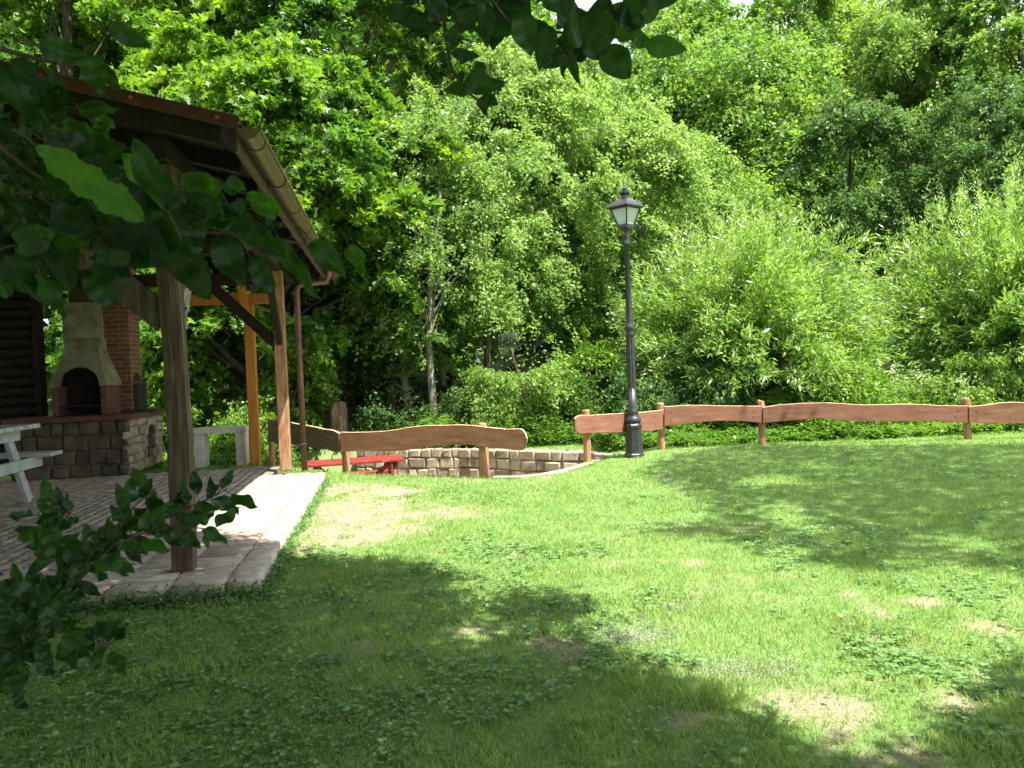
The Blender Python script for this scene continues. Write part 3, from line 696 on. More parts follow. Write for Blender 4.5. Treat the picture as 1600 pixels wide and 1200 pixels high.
stonework(m, ab(GA, gb - .05, zb), AX, ZV, GD, zt - zb, BX, 6, rngp, avg=.17, holes=hole)
for i in range(9):   # arch ring
    an = math.pi * (i + .5) / 9; c = ab((ah_a0 + ah_a1) / 2 - math.cos(an) * .29, gb + .0, .70 + .22 * math.sin(an)); t = (AX * math.sin(an) + ZV * math.cos(an)); rdl = (-AX * math.cos(an) + ZV * math.sin(an))
    m.obox(c, t * .046, rdl * .055, BX * .035)
for zz in (.24, .40, .56):
    for aa in (ah_a0 - .055, ah_a1 + .055): m.obox(ab(aa, gb, zz), AX * .05, ZV * .068, BX * .03)
m.build('side_stones', MT['stone'], grill, bevel=.012, seg=2)  # paler stone on the same base paints its sunward side as lit
m = MB(); m.obox(ab(GA + GD / 2 - .02, (gb + gbL) / 2 + .02, 1.06), AX * (GD / 2 + .06), BX * ((gb - gbL) / 2 + .07), ZV * .042); m.build('worktop', MT['redcon'], grill, bevel=.01)
# fire chamber: two cheeks, back, arch front; funnel hood; chimney
fbR = toab(hplane(166, 620, ab(GA + .15, 0, 0), AX))[1]; fbL = toab(hplane(80, 620, ab(GA + .15, 0, 0), AX))[1]
fc = (fbR + fbL) / 2; fw = (fbR - fbL) / 2; fa0, fa1 = GA + .15, GA + .85; z0_, z1_ = 1.103, 1.58
m = MB()
for s in (-1, 1): m.obox(ab((fa0 + fa1) / 2, fc + s * (fw - .045), (z0_ + z1_) / 2), AX * (fa1 - fa0) / 2, BX * .045, ZV * (z1_ - z0_) / 2)
m.obox(ab(fa1 - .05, fc, (z0_ + z1_) / 2), AX * .05, BX * (fw - .09), ZV * (z1_ - z0_) / 2 * .999)
m.build('fire_chamber', MT['redcon'], grill, bevel=.012)
m = MB(); n = 14; ow = fw - .09       # hood: front sheet with arch cut, flaring to the chimney
hb = z1_ + .002; ht_ = hb + .78; cw = .27
def ring(z, w, a0, a1): return [ab(a0, fc - w, z), ab(a0, fc + w, z), ab(a1, fc + w, z), ab(a1, fc - w, z)]
zs = [(hb, fw + .02, fa0 - .02, fa1 + .02), (hb + .05, fw + .02, fa0 - .02, fa1 + .02), (hb + .38, fw * .77, fa0 + .10, fa1 - .03), (hb + .58, fw * .62, fa0 + .19, fa1 - .09), (ht_, cw + .01, fa0 + .28, fa1 - .16)]
rings = [ring(*z) for z in zs]; ar = .30
# front of the lowest band follows the arch
for i in range(len(rings) - 1):
    k = len(m.v); m.v += [tuple(p) for p in rings[i]] + [tuple(p) for p in rings[i + 1]]
    for j in range(4):
        if j == 0 and i < 2: continue
        m.f.append((k + j, k + (j + 1) % 4, k + 4 + (j + 1) % 4, k + 4 + j))
def front(s, z):   # point on front surface
    for i in range(len(zs) - 1):
        if zs[i][0] <= z <= zs[i + 1][0] + 1e-6:
            t = (z - zs[i][0]) / (zs[i + 1][0] - zs[i][0]); return ab(zs[i][2] + (zs[i + 1][2] - zs[i][2]) * t, fc + s, z)
archp = [(-ow * math.cos(math.pi * i / n), hb + .001 + .31 * math.sin(math.pi * i / n)) for i in range(n + 1)]
topz = zs[2][0]; wt = zs[2][1]
k = len(m.v)
for i, (s, z) in enumerate(archp):
    ss = -wt + 2 * wt * i / n; m.v.append(tuple(front(s, z))); m.v.append(tuple(front(ss, topz)))
for i in range(n): m.f.append((k + 2 * i, k + 2 * i + 2, k + 2 * i + 3, k + 2 * i + 1))
k = len(m.v)
for s in (-1, 1): 
    kk = len(m.v); m.v += [tuple(front(s * ow, hb)), tuple(ab(fa0 - .02, fc + s * (fw + .02), hb)), tuple(ab(fa0 - .02, fc + s * (fw + .02), hb + .05)), tuple(front(s * wt, topz))]
    m.f.append((kk, kk + 1, kk + 2, kk + 3))
k = len(m.v)        # arch reveal
for s, z in archp: m.v.append(tuple(front(s, z))); m.v.append(tuple(front(s, z) + AX * .09))
for i in range(n): m.f.append((k + 2 * i, k + 2 * i + 1, k + 2 * i + 3, k + 2 * i + 2))
k = len(m.v); m.v += [tuple(p) for p in ring(ht_, cw + .01, fa0 + .28, fa1 - .16)]; m.f.append((k, k + 1, k + 2, k + 3))
m.build('hood', MT['cream'], grill)
m = MB(); m.obox(ab((fa0 + fa1) / 2 + .06, fc, (z0_ + hb + .36) / 2), AX * .02, BX * (fw - .1), ZV * .36); m.obox(ab((fa0 + fa1) / 2, fc, z0_ + .012), AX * .3, BX * (fw - .15), ZV * .01)
m.build('soot_lining', MT['soot'], grill)
m = MB(); m.obox(ab(fa0 + .345, fc, ht_ + .30), AX * .15, BX * cw, ZV * .30); m.build('chimney', MT['cream'], grill, bevel=.01)
m = MB(); m.obox(ab(fa0 + .345, fc, ht_ + .3 + .3 + .5), AX * .12, BX * .17, ZV * .5); m.build('flue', MT['sheet'], grill, bevel=.01)
m = MB()
for i in range(12): m.tube([ab(fa0 + .04, fc - ow + .06 + i * (2 * ow - .12) / 11, z0_ + .16), ab(fa1 - .14, fc - ow + .06 + i * (2 * ow - .12) / 11, z0_ + .16)], .006, 5)
m.tube([ab(fa0 + .04, fc - ow, z0_ + .16), ab(fa0 + .04, fc + ow, z0_ + .16)], .009, 6); m.build('grate', MT['iron'], grill)
# brick smoker pillar
pa0 = GA + .95; pbL = toab(hplane(150, 560, ab(pa0, 0, 0), AX))[1]; pbR = toab(hplane(203, 560, ab(pa0, 0, 0), AX))[1]
pil = empty('brick_pillar', ab(pa0 + .3, (pbL + pbR) / 2, 1.1), 'brick chimney pillar rising behind the cream grill hood', 'chimney')
pd = .62
m = MB(); m.obox(ab(pa0 + pd / 2, (pbL + pbR) / 2, (1.106 + 3.9) / 2), AX * pd / 2, BX * (pbR - pbL) / 2, ZV * (3.9 - 1.106) / 2); m.build('shaft', MT['brick'], pil, bevel=.006)
m = MB(); c = ab(pa0 + .30, pbR + .05, 1.36); m.obox(c, AX * .22, BX * .052, ZV * .24)
m.prism([ab(pa0 + .30 - .17, pbR + .002, 1.64), ab(pa0 + .30 - .12, pbR + .002, 1.74), ab(pa0 + .3, pbR + .002, 1.79), ab(pa0 + .42, pbR + .002, 1.74), ab(pa0 + .47, pbR + .002, 1.64)], BX * .022)
dr = m.build('oven_door', MT['sheet'], pil, bevel=.004)
m = MB(); m.tube([ab(pa0 + .18, pbR + .04, 1.5), ab(pa0 + .18, pbR + .06, 1.46), ab(pa0 + .18, pbR + .04, 1.36)], .01, 6); m.build('handle', MT['iron'], dr)
m = MB(); m.obox(ab(GA + 1.25, pbR + .06, 1.122), AX * .38, BX * .34, ZV * .01); tag(m.build('steel_plate', MT['sheet'], None, bevel=.003), 'thin black steel plate lying on the red-brown worktop by the pillar', 'plate')

# ------------------------------------------------------------------ pale concrete trestle at the back of the patio
tl = hz(302, 731, .105); tr = hz(392, 730, .105)
a_t = (toab(tl)[0] + toab(tr)[0]) / 2; b0_ = toab(hplane(303, 700, ab(a_t, 0, 0), AX))[1]; b1_ = toab(hplane(384, 700, ab(a_t, 0, 0), AX))[1]
tb = empty('concrete_table', ab(a_t + .2, (b0_ + b1_) / 2, .105), 'pale concrete table frame with two slab legs beside the orange post', 'table')
zt_ = hplane(345, 668, ab(a_t, 0, 0), AX).z
m = MB(); m.obox(ab(a_t + .2, (b0_ + b1_) / 2, zt_ - .05), AX * .2, BX * (b1_ - b0_) / 2, ZV * .05); m.build('tabletop', MT['palecon'], tb, bevel=.012)
for b in (b0_ + .08, b1_ - .09):
    m = MB(); m.obox(ab(a_t + .2, b, (.122 + zt_ - .102) / 2), AX * .19, BX * .08, ZV * (zt_ - .102 - .122) / 2); m.build('leg', MT['palecon'], tb, bevel=.01)

# ------------------------------------------------------------------ picnic tables
def picnic(name, label, cat, org, ax, bx_, L, mat, z0, end_over=.22, hgt=.75):
    """A-frame picnic table: ax = across (towards the benches), bx_ = along the boards; org centre on the ground"""
    O = Vector((org.x, org.y, z0)); t = empty(name, O, label, cat)
    def W(a, b, z): return O + ax * a + bx_ * b + ZV * z
    for i in range(5):
        m = MB(); s = -.34 + i * .17; m.obox(W(s, 0, hgt - .02), ax * .078, bx_ * (L / 2), ZV * .02); m.build('tabletop_board', MT[mat], t, bevel=.005)
    for s in (-1, 1):
        m = MB()
        for k in (0, 1): m.obox(W(s * (.68 + k * .14), 0, .44), ax * .064, bx_ * (L / 2), ZV * .019)
        m.build('seat', MT[mat], t, bevel=.005)
    for e in (-1, 1):
        be = e * (L / 2 - end_over)
        for s in (-1, 1):
            m = MB(); m.bar(W(s * .22, be, hgt - .045), W(s * .62, be, .012), .045, .10, up=ax); m.build('leg', MT[mat], t, bevel=.004)
        m = MB(); m.bar(W(-.80, be + .047, .372), W(.80, be + .047, .372), .045, .10); m.build('seat_beam', MT[mat], t, bevel=.004)
        m = MB(); m.bar(W(-.36, be + .047, hgt - .095), W(.36, be + .047, hgt - .095), .045, .10); m.build('top_beam', MT[mat], t, bevel=.004)
        m = MB(); m.bar(W(0, be - .03 * e, hgt - .08), W(0, be * .45, .40), .045, .08); m.build('diagonal_brace', MT[mat], t, bevel=.004)
    return t
pe = hplane(70, 659, ab(0, -4.32, 0), BX)
seat_p = hz(100, 714, .12 + .46)
sa, sb = toab(seat_p)
Ltab = 2.0
TS = 1.36; fa_, fb_ = toab(hz(45, 785, .12)); pt = picnic('picnic_table', 'whitish grey wooden picnic table cut by the left edge on the patio', 'picnic table', ab(fa_ - .62 * TS, fb_ - (Ltab / 2 - .22) * TS, 0), AX, BX, Ltab, 'white', .125)
pt.scale = (TS, TS, TS)
# red one down in the sunken corner
e0 = hd(592, 703, 13.9); e1 = hd(478, 722, 13.5)
rb_dir = Vector((1, .30, 0)).normalized(); ra_dir = Vector((rb_dir.y, -rb_dir.x, 0))
rt = picnic('red_picnic_table', 'red painted picnic table with benches in the sunken corner behind the fence', 'picnic table', Vector((-2.95, 14.55, 0)), ra_dir, rb_dir, 1.75, 'redpaint', -.745, .18, .78)

# ------------------------------------------------------------------ curved stone retaining wall
wall = empty('stone_wall', (WPTS[3].x, WPTS[3].y, -.75), 'low curved wall of rough squared sandstone blocks behind the lawn edge', 'stone wall')
m = MB(); core = MB(); rw = random.Random(4)
for i in range(len(WPTS) - 1):
    p, q = WPTS[i].copy(), WPTS[i + 1].copy(); p.z = q.z = -.75; d = q - p; L = d.length; u = d / L; nrm = Vector((u.y, -u.x, 0))
    stonework(m, p + nrm * .04, u, ZV, L, .78 + .0, nrm, 4, rw, dep=.12, avg=.26, gap=.008)
    core.obox((p + q) / 2 - nrm * .115 + ZV * .38, u * (L / 2 + .02), nrm * .16, ZV * .378)
core.build('core', MT['mortar_light'], wall); m.build('stones', MT['stone'], wall, bevel=.034, seg=3)
# pale edging strip where the lawn meets the sunken corner
ep = [hz(x, y, .0) for x, y in ((770, 747), (810, 747), (850, 743), (885, 736), (915, 727), (940, 717))]
m = MB()
for p, q in zip(ep[:-1], ep[1:]):
    d = (q - p).normalized(); n = d.cross(ZV); m.obox((p + q) / 2 - n * .02 + ZV * -.05, d * ((q - p).length / 2 - .006), n * .07, ZV * .075)
tag(m.build('lawn_edging', MT['stone'], None, bevel=.012), kind='structure')

# ------------------------------------------------------------------ wavy board fences
def wavy_board(name, parent, top, bot, pa, pb, thick=.045, mat='plank', seed=0):
    """board in the vertical plane pa-pb (ground points); top/bot photo outline points"""
    d = (pb - pa); d.z = 0; d.normalize(); nrm = Vector((d.y, -d.x, 0))
    if nrm.dot(EYE - pa) < 0: nrm = -nrm
    def P(x, y): return hplane(x, y, pa + nrm * .12, nrm)
    tp = [P(x, y) for x, y in top]; bp = [P(x, y) for x, y in bot]
    rr = random.Random(seed)
    def dense(pts):
        out = []
        for i in range(len(pts) - 1):
            p0 = pts[max(i - 1, 0)]; p1 = pts[i]; p2 = pts[i + 1]; p3 = pts[min(i + 2, len(pts) - 1)]
            for k in range(5):
                t = k / 5; out.append(.5 * ((2 * p1) + (p2 - p0) * t + (2 * p0 - 5 * p1 + 4 * p2 - p3) * t * t + (3 * p1 - p0 - 3 * p2 + p3) * t ** 3) + ZV * rr.uniform(-.003, .003))
        out.append(pts[-1]); return out
    T, Bm = dense(tp), dense(bp); N = min(len(T), len(Bm))
    T = [T[int(round(i * (len(T) - 1) / (N - 1)))] for i in range(N)]; Bm = [Bm[int(round(i * (len(Bm) - 1) / (N - 1)))] for i in range(N)]
    m = MB(); e = MB()
    poly = T + Bm[::-1]
    # face sheets as quad strips, paler top edge as a rim
    k = 0
    for i in range(N): m.v += [tuple(T[i]), tuple(Bm[i]), tuple(T[i] - nrm * thick), tuple(Bm[i] - nrm * thick)]
    for i in range(N - 1):
        a, b = 4 * i, 4 * (i + 1); m.f += [(a, b, b + 1, a + 1), (a + 2, a + 3, b + 3, b + 2), (a, a + 2, b + 2, b), (a + 1, b + 1, b + 3, a + 3)]
    m.f += [(0, 1, 3, 2), (4 * (N - 1), 4 * (N - 1) + 2, 4 * (N - 1) + 3, 4 * (N - 1) + 1)]
    bd = m.build('board', MT[mat], parent, bevel=.006)
    for i in range(N): e.v += [tuple(T[i] + ZV * .002 + nrm * .001), tuple(T[i] + ZV * .002 - nrm * (thick + .001)), tuple(T[i] + ZV * .009 - nrm * .008), tuple(T[i] + ZV * .009 - nrm * (thick - .008))]
    for i in range(N - 1):
        a, b = 4 * i, 4 * (i + 1); e.f += [(a, b, b + 2, a + 2), (a + 2, b + 2, b + 3, a + 3), (a + 3, b + 3, b + 1, a + 1)]
    e.build('pale_rim', MT['plank_edge'], bd)
    for i in (max(2, N // 30), N - 1 - max(2, N // 30)):
        for f in (.3, .7):
            q = T[i].lerp(Bm[i], f); mm = MB(); mm.tube([q - nrm * .004, q + nrm * .004, q + nrm * .006], [.010, .010, .006], 8); mm.build('bolt', MT['sheet'], bd)
    return bd
def fpost(parent, p, z1, r=.07, seed=0, mat='fpost', flare=1.0):
    m = MB(); rr = random.Random(seed); z = H(p.x, p.y) - .1; pts = []; rs = []
    for i in range(7):
        f = i / 6; pts.append((p.x + rr.uniform(-.006, .006), p.y + rr.uniform(-.006, .006), z + (z1 - z) * f)); rs.append(r * (1 + (flare - 1) * (1 - f)) * rr.uniform(.94, 1.05))
    pts.append((p.x, p.y, z1 + .012)); rs.append(r * .75)
    return m.build if False else m.tube(pts, rs, 10) or m.build('post', MT[mat], parent, smooth=False)
G = 'fences of wavy waney-edged boards round the lawn'
A0, A1 = hz(541, 738), hz(757, 743)
dA = (A1 - A0).normalized()
fa = empty('board_fence', (A0.x, A0.y, 0), 'short fence with one long arched red-brown board in front of the stone wall', 'fence', G)
wavy_board('board', fa, [(532, 676), (560, 676), (590, 675), (620, 672), (650, 667), (690, 665), (730, 665), (760, 668), (790, 671), (812, 671), (819, 676), (823, 686)],
           [(532, 706), (560, 705), (600, 705), (630, 704), (655, 700), (690, 697), (730, 695), (760, 699), (790, 702), (812, 704), (819, 701), (823, 690)], A0, A1)
fpost(fa, A0, .62, .062, 1); fpost(fa, A1, .78, .072, 2, flare=1.25)
L1 = hd(418, 690, 15.3); L1.z = 0; A0b = A0 + Vector((.02, .06, 0))
fl = empty('board_fence', (A0.x - .3, A0.y + .4, 0), 'shaded dark wavy board running back from the arched board behind the downpipe', 'fence', G)
wavy_board('board', fl, [(418, 656), (440, 658), (470, 664), (488, 667), (505, 671), (520, 673), (529, 678)], [(418, 690), (440, 692), (470, 697), (495, 700), (512, 703), (522, 706), (529, 704)], A0b + Vector((-.03, .0, 0)), L1, mat='plank_shaded')
fpost(fl, hd(424, 690, 15.2), .66, .06, 5)
C0 = hz(918, 724); C1 = hd(1034, 695, 13.95); C2 = hd(1191, 690, 14.0); C3 = hd(1512, 694, 13.6); C4 = hd(1700, 700, 13.3)
for p in (C1, C2, C3, C4): p.z = 0
fr = empty('board_fence', (C1.x, C1.y, 0), 'long fence of red-brown wavy boards behind the lamp post and along the far lawn', 'fence', G)
wavy_board('b', fr, [(899, 655), (906, 650), (930, 649), (960, 647), (1000, 645), (1036, 641)], [(899, 672), (906, 677), (930, 676), (960, 676), (1000, 675), (1036, 671)], C0, C1 + (C1 - C0) * .01, seed=1)
wavy_board('b', fr, [(1038, 636), (1070, 634), (1110, 634), (1150, 635), (1190, 635)], [(1038, 666), (1070, 663), (1100, 659), (1150, 658), (1190, 661)], C1, C2, seed=2)
wavy_board('b', fr, [(1192, 637), (1230, 632), (1290, 630), (1350, 633), (1420, 632), (1470, 634), (1512, 635)], [(1192, 661), (1230, 658), (1280, 654), (1330, 658), (1390, 659), (1450, 658), (1512, 661)], C2, C3, seed=3)
wavy_board('b', fr, [(1514, 636), (1550, 632), (1580, 629), (1640, 631), (1700, 634), (1760, 630)], [(1514, 661), (1550, 662), (1590, 661), (1640, 663), (1700, 660), (1760, 664)], C3, C4, seed=4)
for i, (p, zt) in enumerate(((C0, .86), (C1, .87), (C2, .84), (C3, .76))): fpost(fr, p, zt, .062, 10 + i)
m = MB(); c = hplane(947, 662, C0, Vector(((C1 - C0).y, -(C1 - C0).x, 0)).normalized())

# ------------------------------------------------------------------ street lamp
LD = 13.25; LB = hd(991, 707, LD); LB.z = H(LB.x, LB.y)
lamp = empty('street_lamp', LB, 'tall black ornamental lamp post with a four-sided frosted lantern at the lawn edge', 'street lamp')
s8 = math.pi / 8
m = MB(); m.lathe(LB, [(.17, -.05), (.17, .05), (.155, .07), (.15, .12), (.135, .50), (.15, .52), (.15, .56), (.12, .60)], 8, s8); m.build('pedestal', MT['iron'], lamp, bevel=.006)
m = MB(); m.lathe(LB, [(.12, .60), (.135, .62), (.135, .67), (.105, .70), (.088, .76), (.10, .79), (.088, .82), (.072, .86), (.07, 1.2)], 20); m.build('collar', MT['iron'], lamp, smooth=True)
m = MB()
k0 = len(m.v); n = 24
for (r, z) in ((.074, 1.15), (.068, 2.12)):
    for j in range(n): rr = r * (1 if j % 2 else .88); an = 2 * math.pi * j / n; m.v.append((LB.x + rr * math.cos(an), LB.y + rr * math.sin(an), LB.z + z))
for j in range(n): m.f.append((j, (j + 1) % n, n + (j + 1) % n, n + j))
m.build('fluted_shaft', MT['iron'], lamp)
m = MB(); m.lathe(LB, [(.066, 2.1), (.082, 2.13), (.068, 2.17), (.07, 2.22), (.09, 2.26), (.066, 2.30), (.056, 2.36), (.045, 3.68), (.062, 3.70), (.062, 3.74), (.045, 3.77), (.06, 3.83), (.062, 3.87), (.04, 3.92), (.05, 3.96), (.10, 4.0)], 18); m.build('upper_shaft', MT['iron'], lamp, smooth=True)
lz = LB.z; q4 = rad(-3)
lan = MB()
def sq(r, z, rot=0): return [Vector((LB.x + r * math.cos(q4 + rot + math.pi / 2 * j), LB.y + r * math.sin(q4 + rot + math.pi / 2 * j), lz + z)) for j in range(4)]
b_, t_ = sq(.125, 4.04), sq(.245, 4.33)
for j in range(4): lan.bar(b_[j], t_[j], .022, .022)
for r_ in (sq(.125, 4.04), sq(.245, 4.33)):
    for j in range(4): lan.bar(r_[j], r_[(j + 1) % 4], .02, .028)
lan.prism(sq(.13, 3.995), (0, 0, .03)); 
lant = lan.build('lantern_frame', MT['iron'], lamp)
for j in range(4):
    m = MB(); c = .965; a, b2, c2, d2 = b_[j], b_[(j + 1) % 4], t_[(j + 1) % 4], t_[j]; ctr = Vector((LB.x, LB.y, 0))
    def inn(p): v = p - Vector((LB.x, LB.y, p.z)); return Vector((LB.x, LB.y, p.z)) + v * .95
    pl = [inn(a), inn(b2), inn(c2), inn(d2)]; nn = (pl[1] - pl[0]).cross(pl[3] - pl[0]).normalized(); m.prism(pl, nn * .004); m.build('glass_pane', MT['glass'], lant)
m = MB(); rs_ = [sq(.305, 4.335), sq(.315, 4.36), sq(.24, 4.43), sq(.13, 4.49), sq(.075, 4.53), sq(.07, 4.57)]
for r_ in rs_: m.v += [tuple(p) for p in r_]
for i in range(len(rs_) - 1):
    for j in range(4): m.f.append((4 * i + j, 4 * i + (j + 1) % 4, 4 * i + 4 + (j + 1) % 4, 4 * i + 4 + j))
m.f += [(3, 2, 1, 0), tuple(4 * len(rs_) - 4 + j for j in range(4))]; m.build('lantern_roof', MT['iron'], lamp)
m = MB(); m.lathe(LB, [(.075, 4.57), (.095, 4.59), (.095, 4.62), (.05, 4.635), (.03, 4.65), (.04, 4.675), (.012, 4.70), (.006, 4.74)], 14)
for j in range(6): an = j * math.pi / 3; m.tube([LB + Vector((.03 * math.cos(an), .03 * math.sin(an), 4.64)), LB + Vector((.085 * math.cos(an), .085 * math.sin(an), 4.74))], [.006, .003], 5)
m.build('finial', MT['iron'], lamp)

lamp.scale = (1, 1, .952)
# ------------------------------------------------------------------ things beyond the sunken corner
sp = hd(530, 690, 17.6); sp.z = H(sp.x, sp.y)
m = MB(); rr = random.Random(8); prof = []
zt = hd(530, 629, 17.6).z
k = 14
pts = [(sp.x, sp.y, sp.z - .1 + (zt - sp.z + .1) * i / 6) for i in range(7)]
m.tube(pts, [.30, .24, .21, .20, .19, .195, .18], 11)
for i in range(len(m.v)): x, y, z = m.v[i]; m.v[i] = (x + rr.uniform(-.015, .015), y + rr.uniform(-.015, .015), z + (rr.uniform(-.05, .05) if z > zt - .05 else 0))
tag(m.build('tree_stump', MT['stump'], smooth=False), 'brown tree stump with a pale streak standing behind the dark wavy board', 'tree stump')
ra, rb2 = hd(520, 603, 21.5), hd(690, 607, 20.5)
rail = empty('rail_fence', (ra.x, ra.y, H(ra.x, ra.y)), 'dark round-timber rail fence under the trees beyond the stone wall', 'fence')
m = MB(); m.tube([ra, ra.lerp(rb2, .35) + Vector((0, 0, -.07)), ra.lerp(rb2, .7), rb2, rb2 + (rb2 - ra) * .4], [.085, .075, .08, .07, .07], 8); m.build('rail', MT['bark'], rail, smooth=True)
for f in (.02, .6, .82, 1.3):
    p = ra.lerp(rb2, f); m = MB(); m.tube([(p.x, p.y, H(p.x, p.y) - .1), (p.x, p.y, p.z + .02)], [.06, .055], 8); m.build('post', MT['bark'], rail)

def car(px, d, rot, label, paint, px_side=0):
    c = hd(px, 590, d); g = H(c.x, c.y); O = Vector((c.x, c.y, g)); t = empty('parked_car', O, label, 'car', 'cars parked beyond the shrubs')
    X = Vector((math.cos(rot), math.sin(rot), 0)); Y = Vector((-X.y, X.x, 0))
    def W(x, y, z): return O + X * x + Y * y + ZV * z
    pm = noisy('car_paint', [(.3, tuple(v * .95 for v in paint)), (.7, paint)], (1, 1, 1), 3, 3, .25, 0, spec=.6, metallic=.3)
    side = [(-2.1, .35), (-2.12, .75), (-2.0, .98), (-1.1, 1.02), (.95, 1.0), (1.85, .86), (2.1, .7), (2.12, .35)]
    m = MB(); m.prism([W(x, -.84, z) for x, z in side], Y * 1.68); m.build('body', pm, t, bevel=.07, seg=3)
    m = MB(); lo = [(-1.95, .97), (-1.55, 1.42), (-.3, 1.47), (.25, 1.42), (1.05, .97)]
    k = len(lo); 
    for s, tp in ((-1, .62), (1, .62)):
        for (x, z) in lo: w_ = .80 if z < 1.2 else tp; m.v.append(tuple(W(x, s * w_, z)))
    m.f += [tuple(range(k))[::-1], tuple(range(k, 2 * k))] + [(i, (i + 1) % k, k + (i + 1) % k, k + i) for i in range(k)]
    m.build('roof', pm, t, bevel=.04, seg=2)
    for s in (-1, 1):
        for pl in ([(-1.65, 1.03), (-1.38, 1.36), (-.55, 1.4), (-.5, 1.03)], [(-.42, 1.03), (-.46, 1.4), (.15, 1.36), (.75, 1.03)]):
            m = MB(); q = [W(x, s * (.815 if z < 1.2 else .665), z) for x, z in pl]; m.prism(q, Y * s * .012); m.build('side_window', MT['sheet'], t)
    m = MB(); m.prism([W(.99, -.68, 1.04), W(.99, .68, 1.04), W(.40, .56, 1.38), W(.40, -.56, 1.38)], X * .03 + ZV * .03); m.build('windscreen', MT['sheet'], t)
    for x in (-1.35, 1.35):
        for s in (-1, 1):
            m = MB(); p = W(x, s * .74, .31); m.tube([p - Y * .10, p + Y * .10], .31, 18); wh = m.build('wheel', MT['iron'], t, bevel=.02)
            m = MB(); m.tube([p + Y * s * .095, p + Y * s * .115], [.19, .17], 12); m.build('rim', MT['gutter'], wh)
    for s in (-1, 1): m = MB(); p = W(2.08, s * .6, .68); m.obox(p, X * .04, Y * .16, ZV * .07); m.build('headlight', MT['glass'], t, bevel=.02)
car(852, 26.5, math.pi + .25, 'silver-lilac car half hidden behind the pale shrub right of the slender trunks', (.55, .53, .66))
car(655, 28, math.pi - .1, 'white car glimpsed low between trunks above the dark rail', (.82, .82, .84))
car(1012, 27, .2, 'pale blue car seen through leaves just right of the lamp post', (.62, .68, .85))
car(1430, 25, math.pi, 'bluish car glimpsed under the willows at the right', (.35, .45, .65))
# ------------------------------------------------------------------ trees and shrubs
def TX(px, d): p = hd(px, 500, d); return (p.x, p.y)
GW = 'tall woodland trees on the far slope'
# big maple at the left, behind the pavilion: two storeys
grow_tree('maple_tree', 'broad dark maple whose low sunlit boughs slope down right of the pavilion roof', 'tree', (-6.6, 21.0), 9.6, 6.0, .17, 330, 560, .155, 'maple', 1,
          'lobed', droop=.34, flat=.14, spray=1.0, trunk_r=.28, top_pow=.75, widest=.28, lean=(.3, -.6), shell=.5)
grow_tree('maple_tree', 'tall maple rising to the top edge above the pavilion roof', 'tree', (-4.6, 28.5), 19, 6.2, .24, 430, 330, .19, 'maple', 2, 'lobed', droop=.3, flat=.16, spray=1.3, trunk_r=.3, top_pow=.6, widest=.4, shell=.45, boughs_drawn=30)
grow_tree('maple_tree', 'dark leafy maple filling the top left corner behind the roof', 'tree', (-13.5, 25), 17, 6.4, .16, 420, 300, .19, 'maple', 3, 'lobed', droop=.3, flat=.16, spray=1.3, trunk_r=.3, top_pow=.6, widest=.4, shell=.45, boughs_drawn=30)
# feathery pale trees in the middle
grow_tree('feathery_tree', 'pale feathery tree with fine leaves in the middle, left of the lamp lantern', 'tree', (-1.2, 23), 9.8, 4.3, .10, 520, 330, .105, 'feather', 4, 'oval', droop=.55, flat=.28, spray=.8, bark='pale_bark', trunk_r=.12, top_pow=.8, widest=.35, shell=.35, lean=(1.6, 0))
grow_tree('feathery_tree', 'tall thin pale tree behind the hanging leaf twigs at the top centre', 'tree', (-.6, 33), 18.5, 4.0, .2, 330, 300, .13, 'feather', 5, 'oval', droop=.7, flat=.3, spray=1.15, bark='pale_bark', trunk_r=.17, top_pow=.7, widest=.4, shell=.3)
grow_tree('feathery_tree', 'loose light green tree standing directly behind the lamp lantern', 'tree', (4.0, 24), 8.2, 3.1, .06, 320, 300, .105, 'feather', 6, 'oval', droop=.5, flat=.28, spray=.8, bark='pale_bark', trunk_r=.12, top_pow=.8, widest=.35, shell=.35)
grow_tree('feathery_tree', 'low spreading pale feathery tree reaching down behind the pale shrub', 'tree', (-1.9, 20.6), 6.4, 2.6, .20, 300, 280, .095, 'feather', 13, 'oval', droop=.5, flat=.3, spray=.7, bark='pale_bark', trunk_r=.09, top_pow=.7, widest=.4, shell=.3)
# far woodland
w0 = grow_tree('woodland_tree', 'tall woodland tree right of the sky gap near the top centre', 'tree', TX(1235, 46), 20.5, 5.6, .12, 420, 230, .20, 'wood', 7, 'lobed', droop=.35, flat=.3, spray=1.35, trunk_r=.3, top_pow=.62, widest=.35, group=GW, shell=.45)
w1 = grow_tree('woodland_tree', 'rounded woodland tree with yellowish clumps at the upper right', 'tree', TX(1440, 43), 19.0, 5.4, .10, 420, 230, .20, 'shrub', 8, 'oval', droop=.4, flat=.3, spray=1.3, trunk_r=.3, top_pow=.55, widest=.4, group=GW, shell=.45)
def again(src, px, d, s, rz, label): 
    x, y = TX(px, d); copy_thing(src, (x, y, H(x, y) - .1), rz, s, label, GW)
again(w0, 1600, 40, 1.0, 2.2, 'woodland tree at the right edge, tallest of the slope')
again(w0, 905, 45, .82, 4.1, 'woodland tree at the upper centre left of the sky gap')
again(w0, 1085, 50, 1.06, 1.1, 'woodland tree just below the white cloud gap')
again(w1, 1330, 52, 1.12, 3.0, 'woodland tree farthest back, between the two sunlit crowns at the upper right')
again(w1, 1740, 46, 1.1, 5.0, 'woodland tree beyond the right edge with only its flank in view')
again(w1, 760, 50, 1.15, .8, 'woodland tree far behind the pale feathery crowns')
again(w0, 560, 46, 1.1, 3.3, 'woodland tree behind the tall maple right of the roof')
again(w1, 330, 44, 1.15, 1.9, 'woodland tree far behind the gutter end')
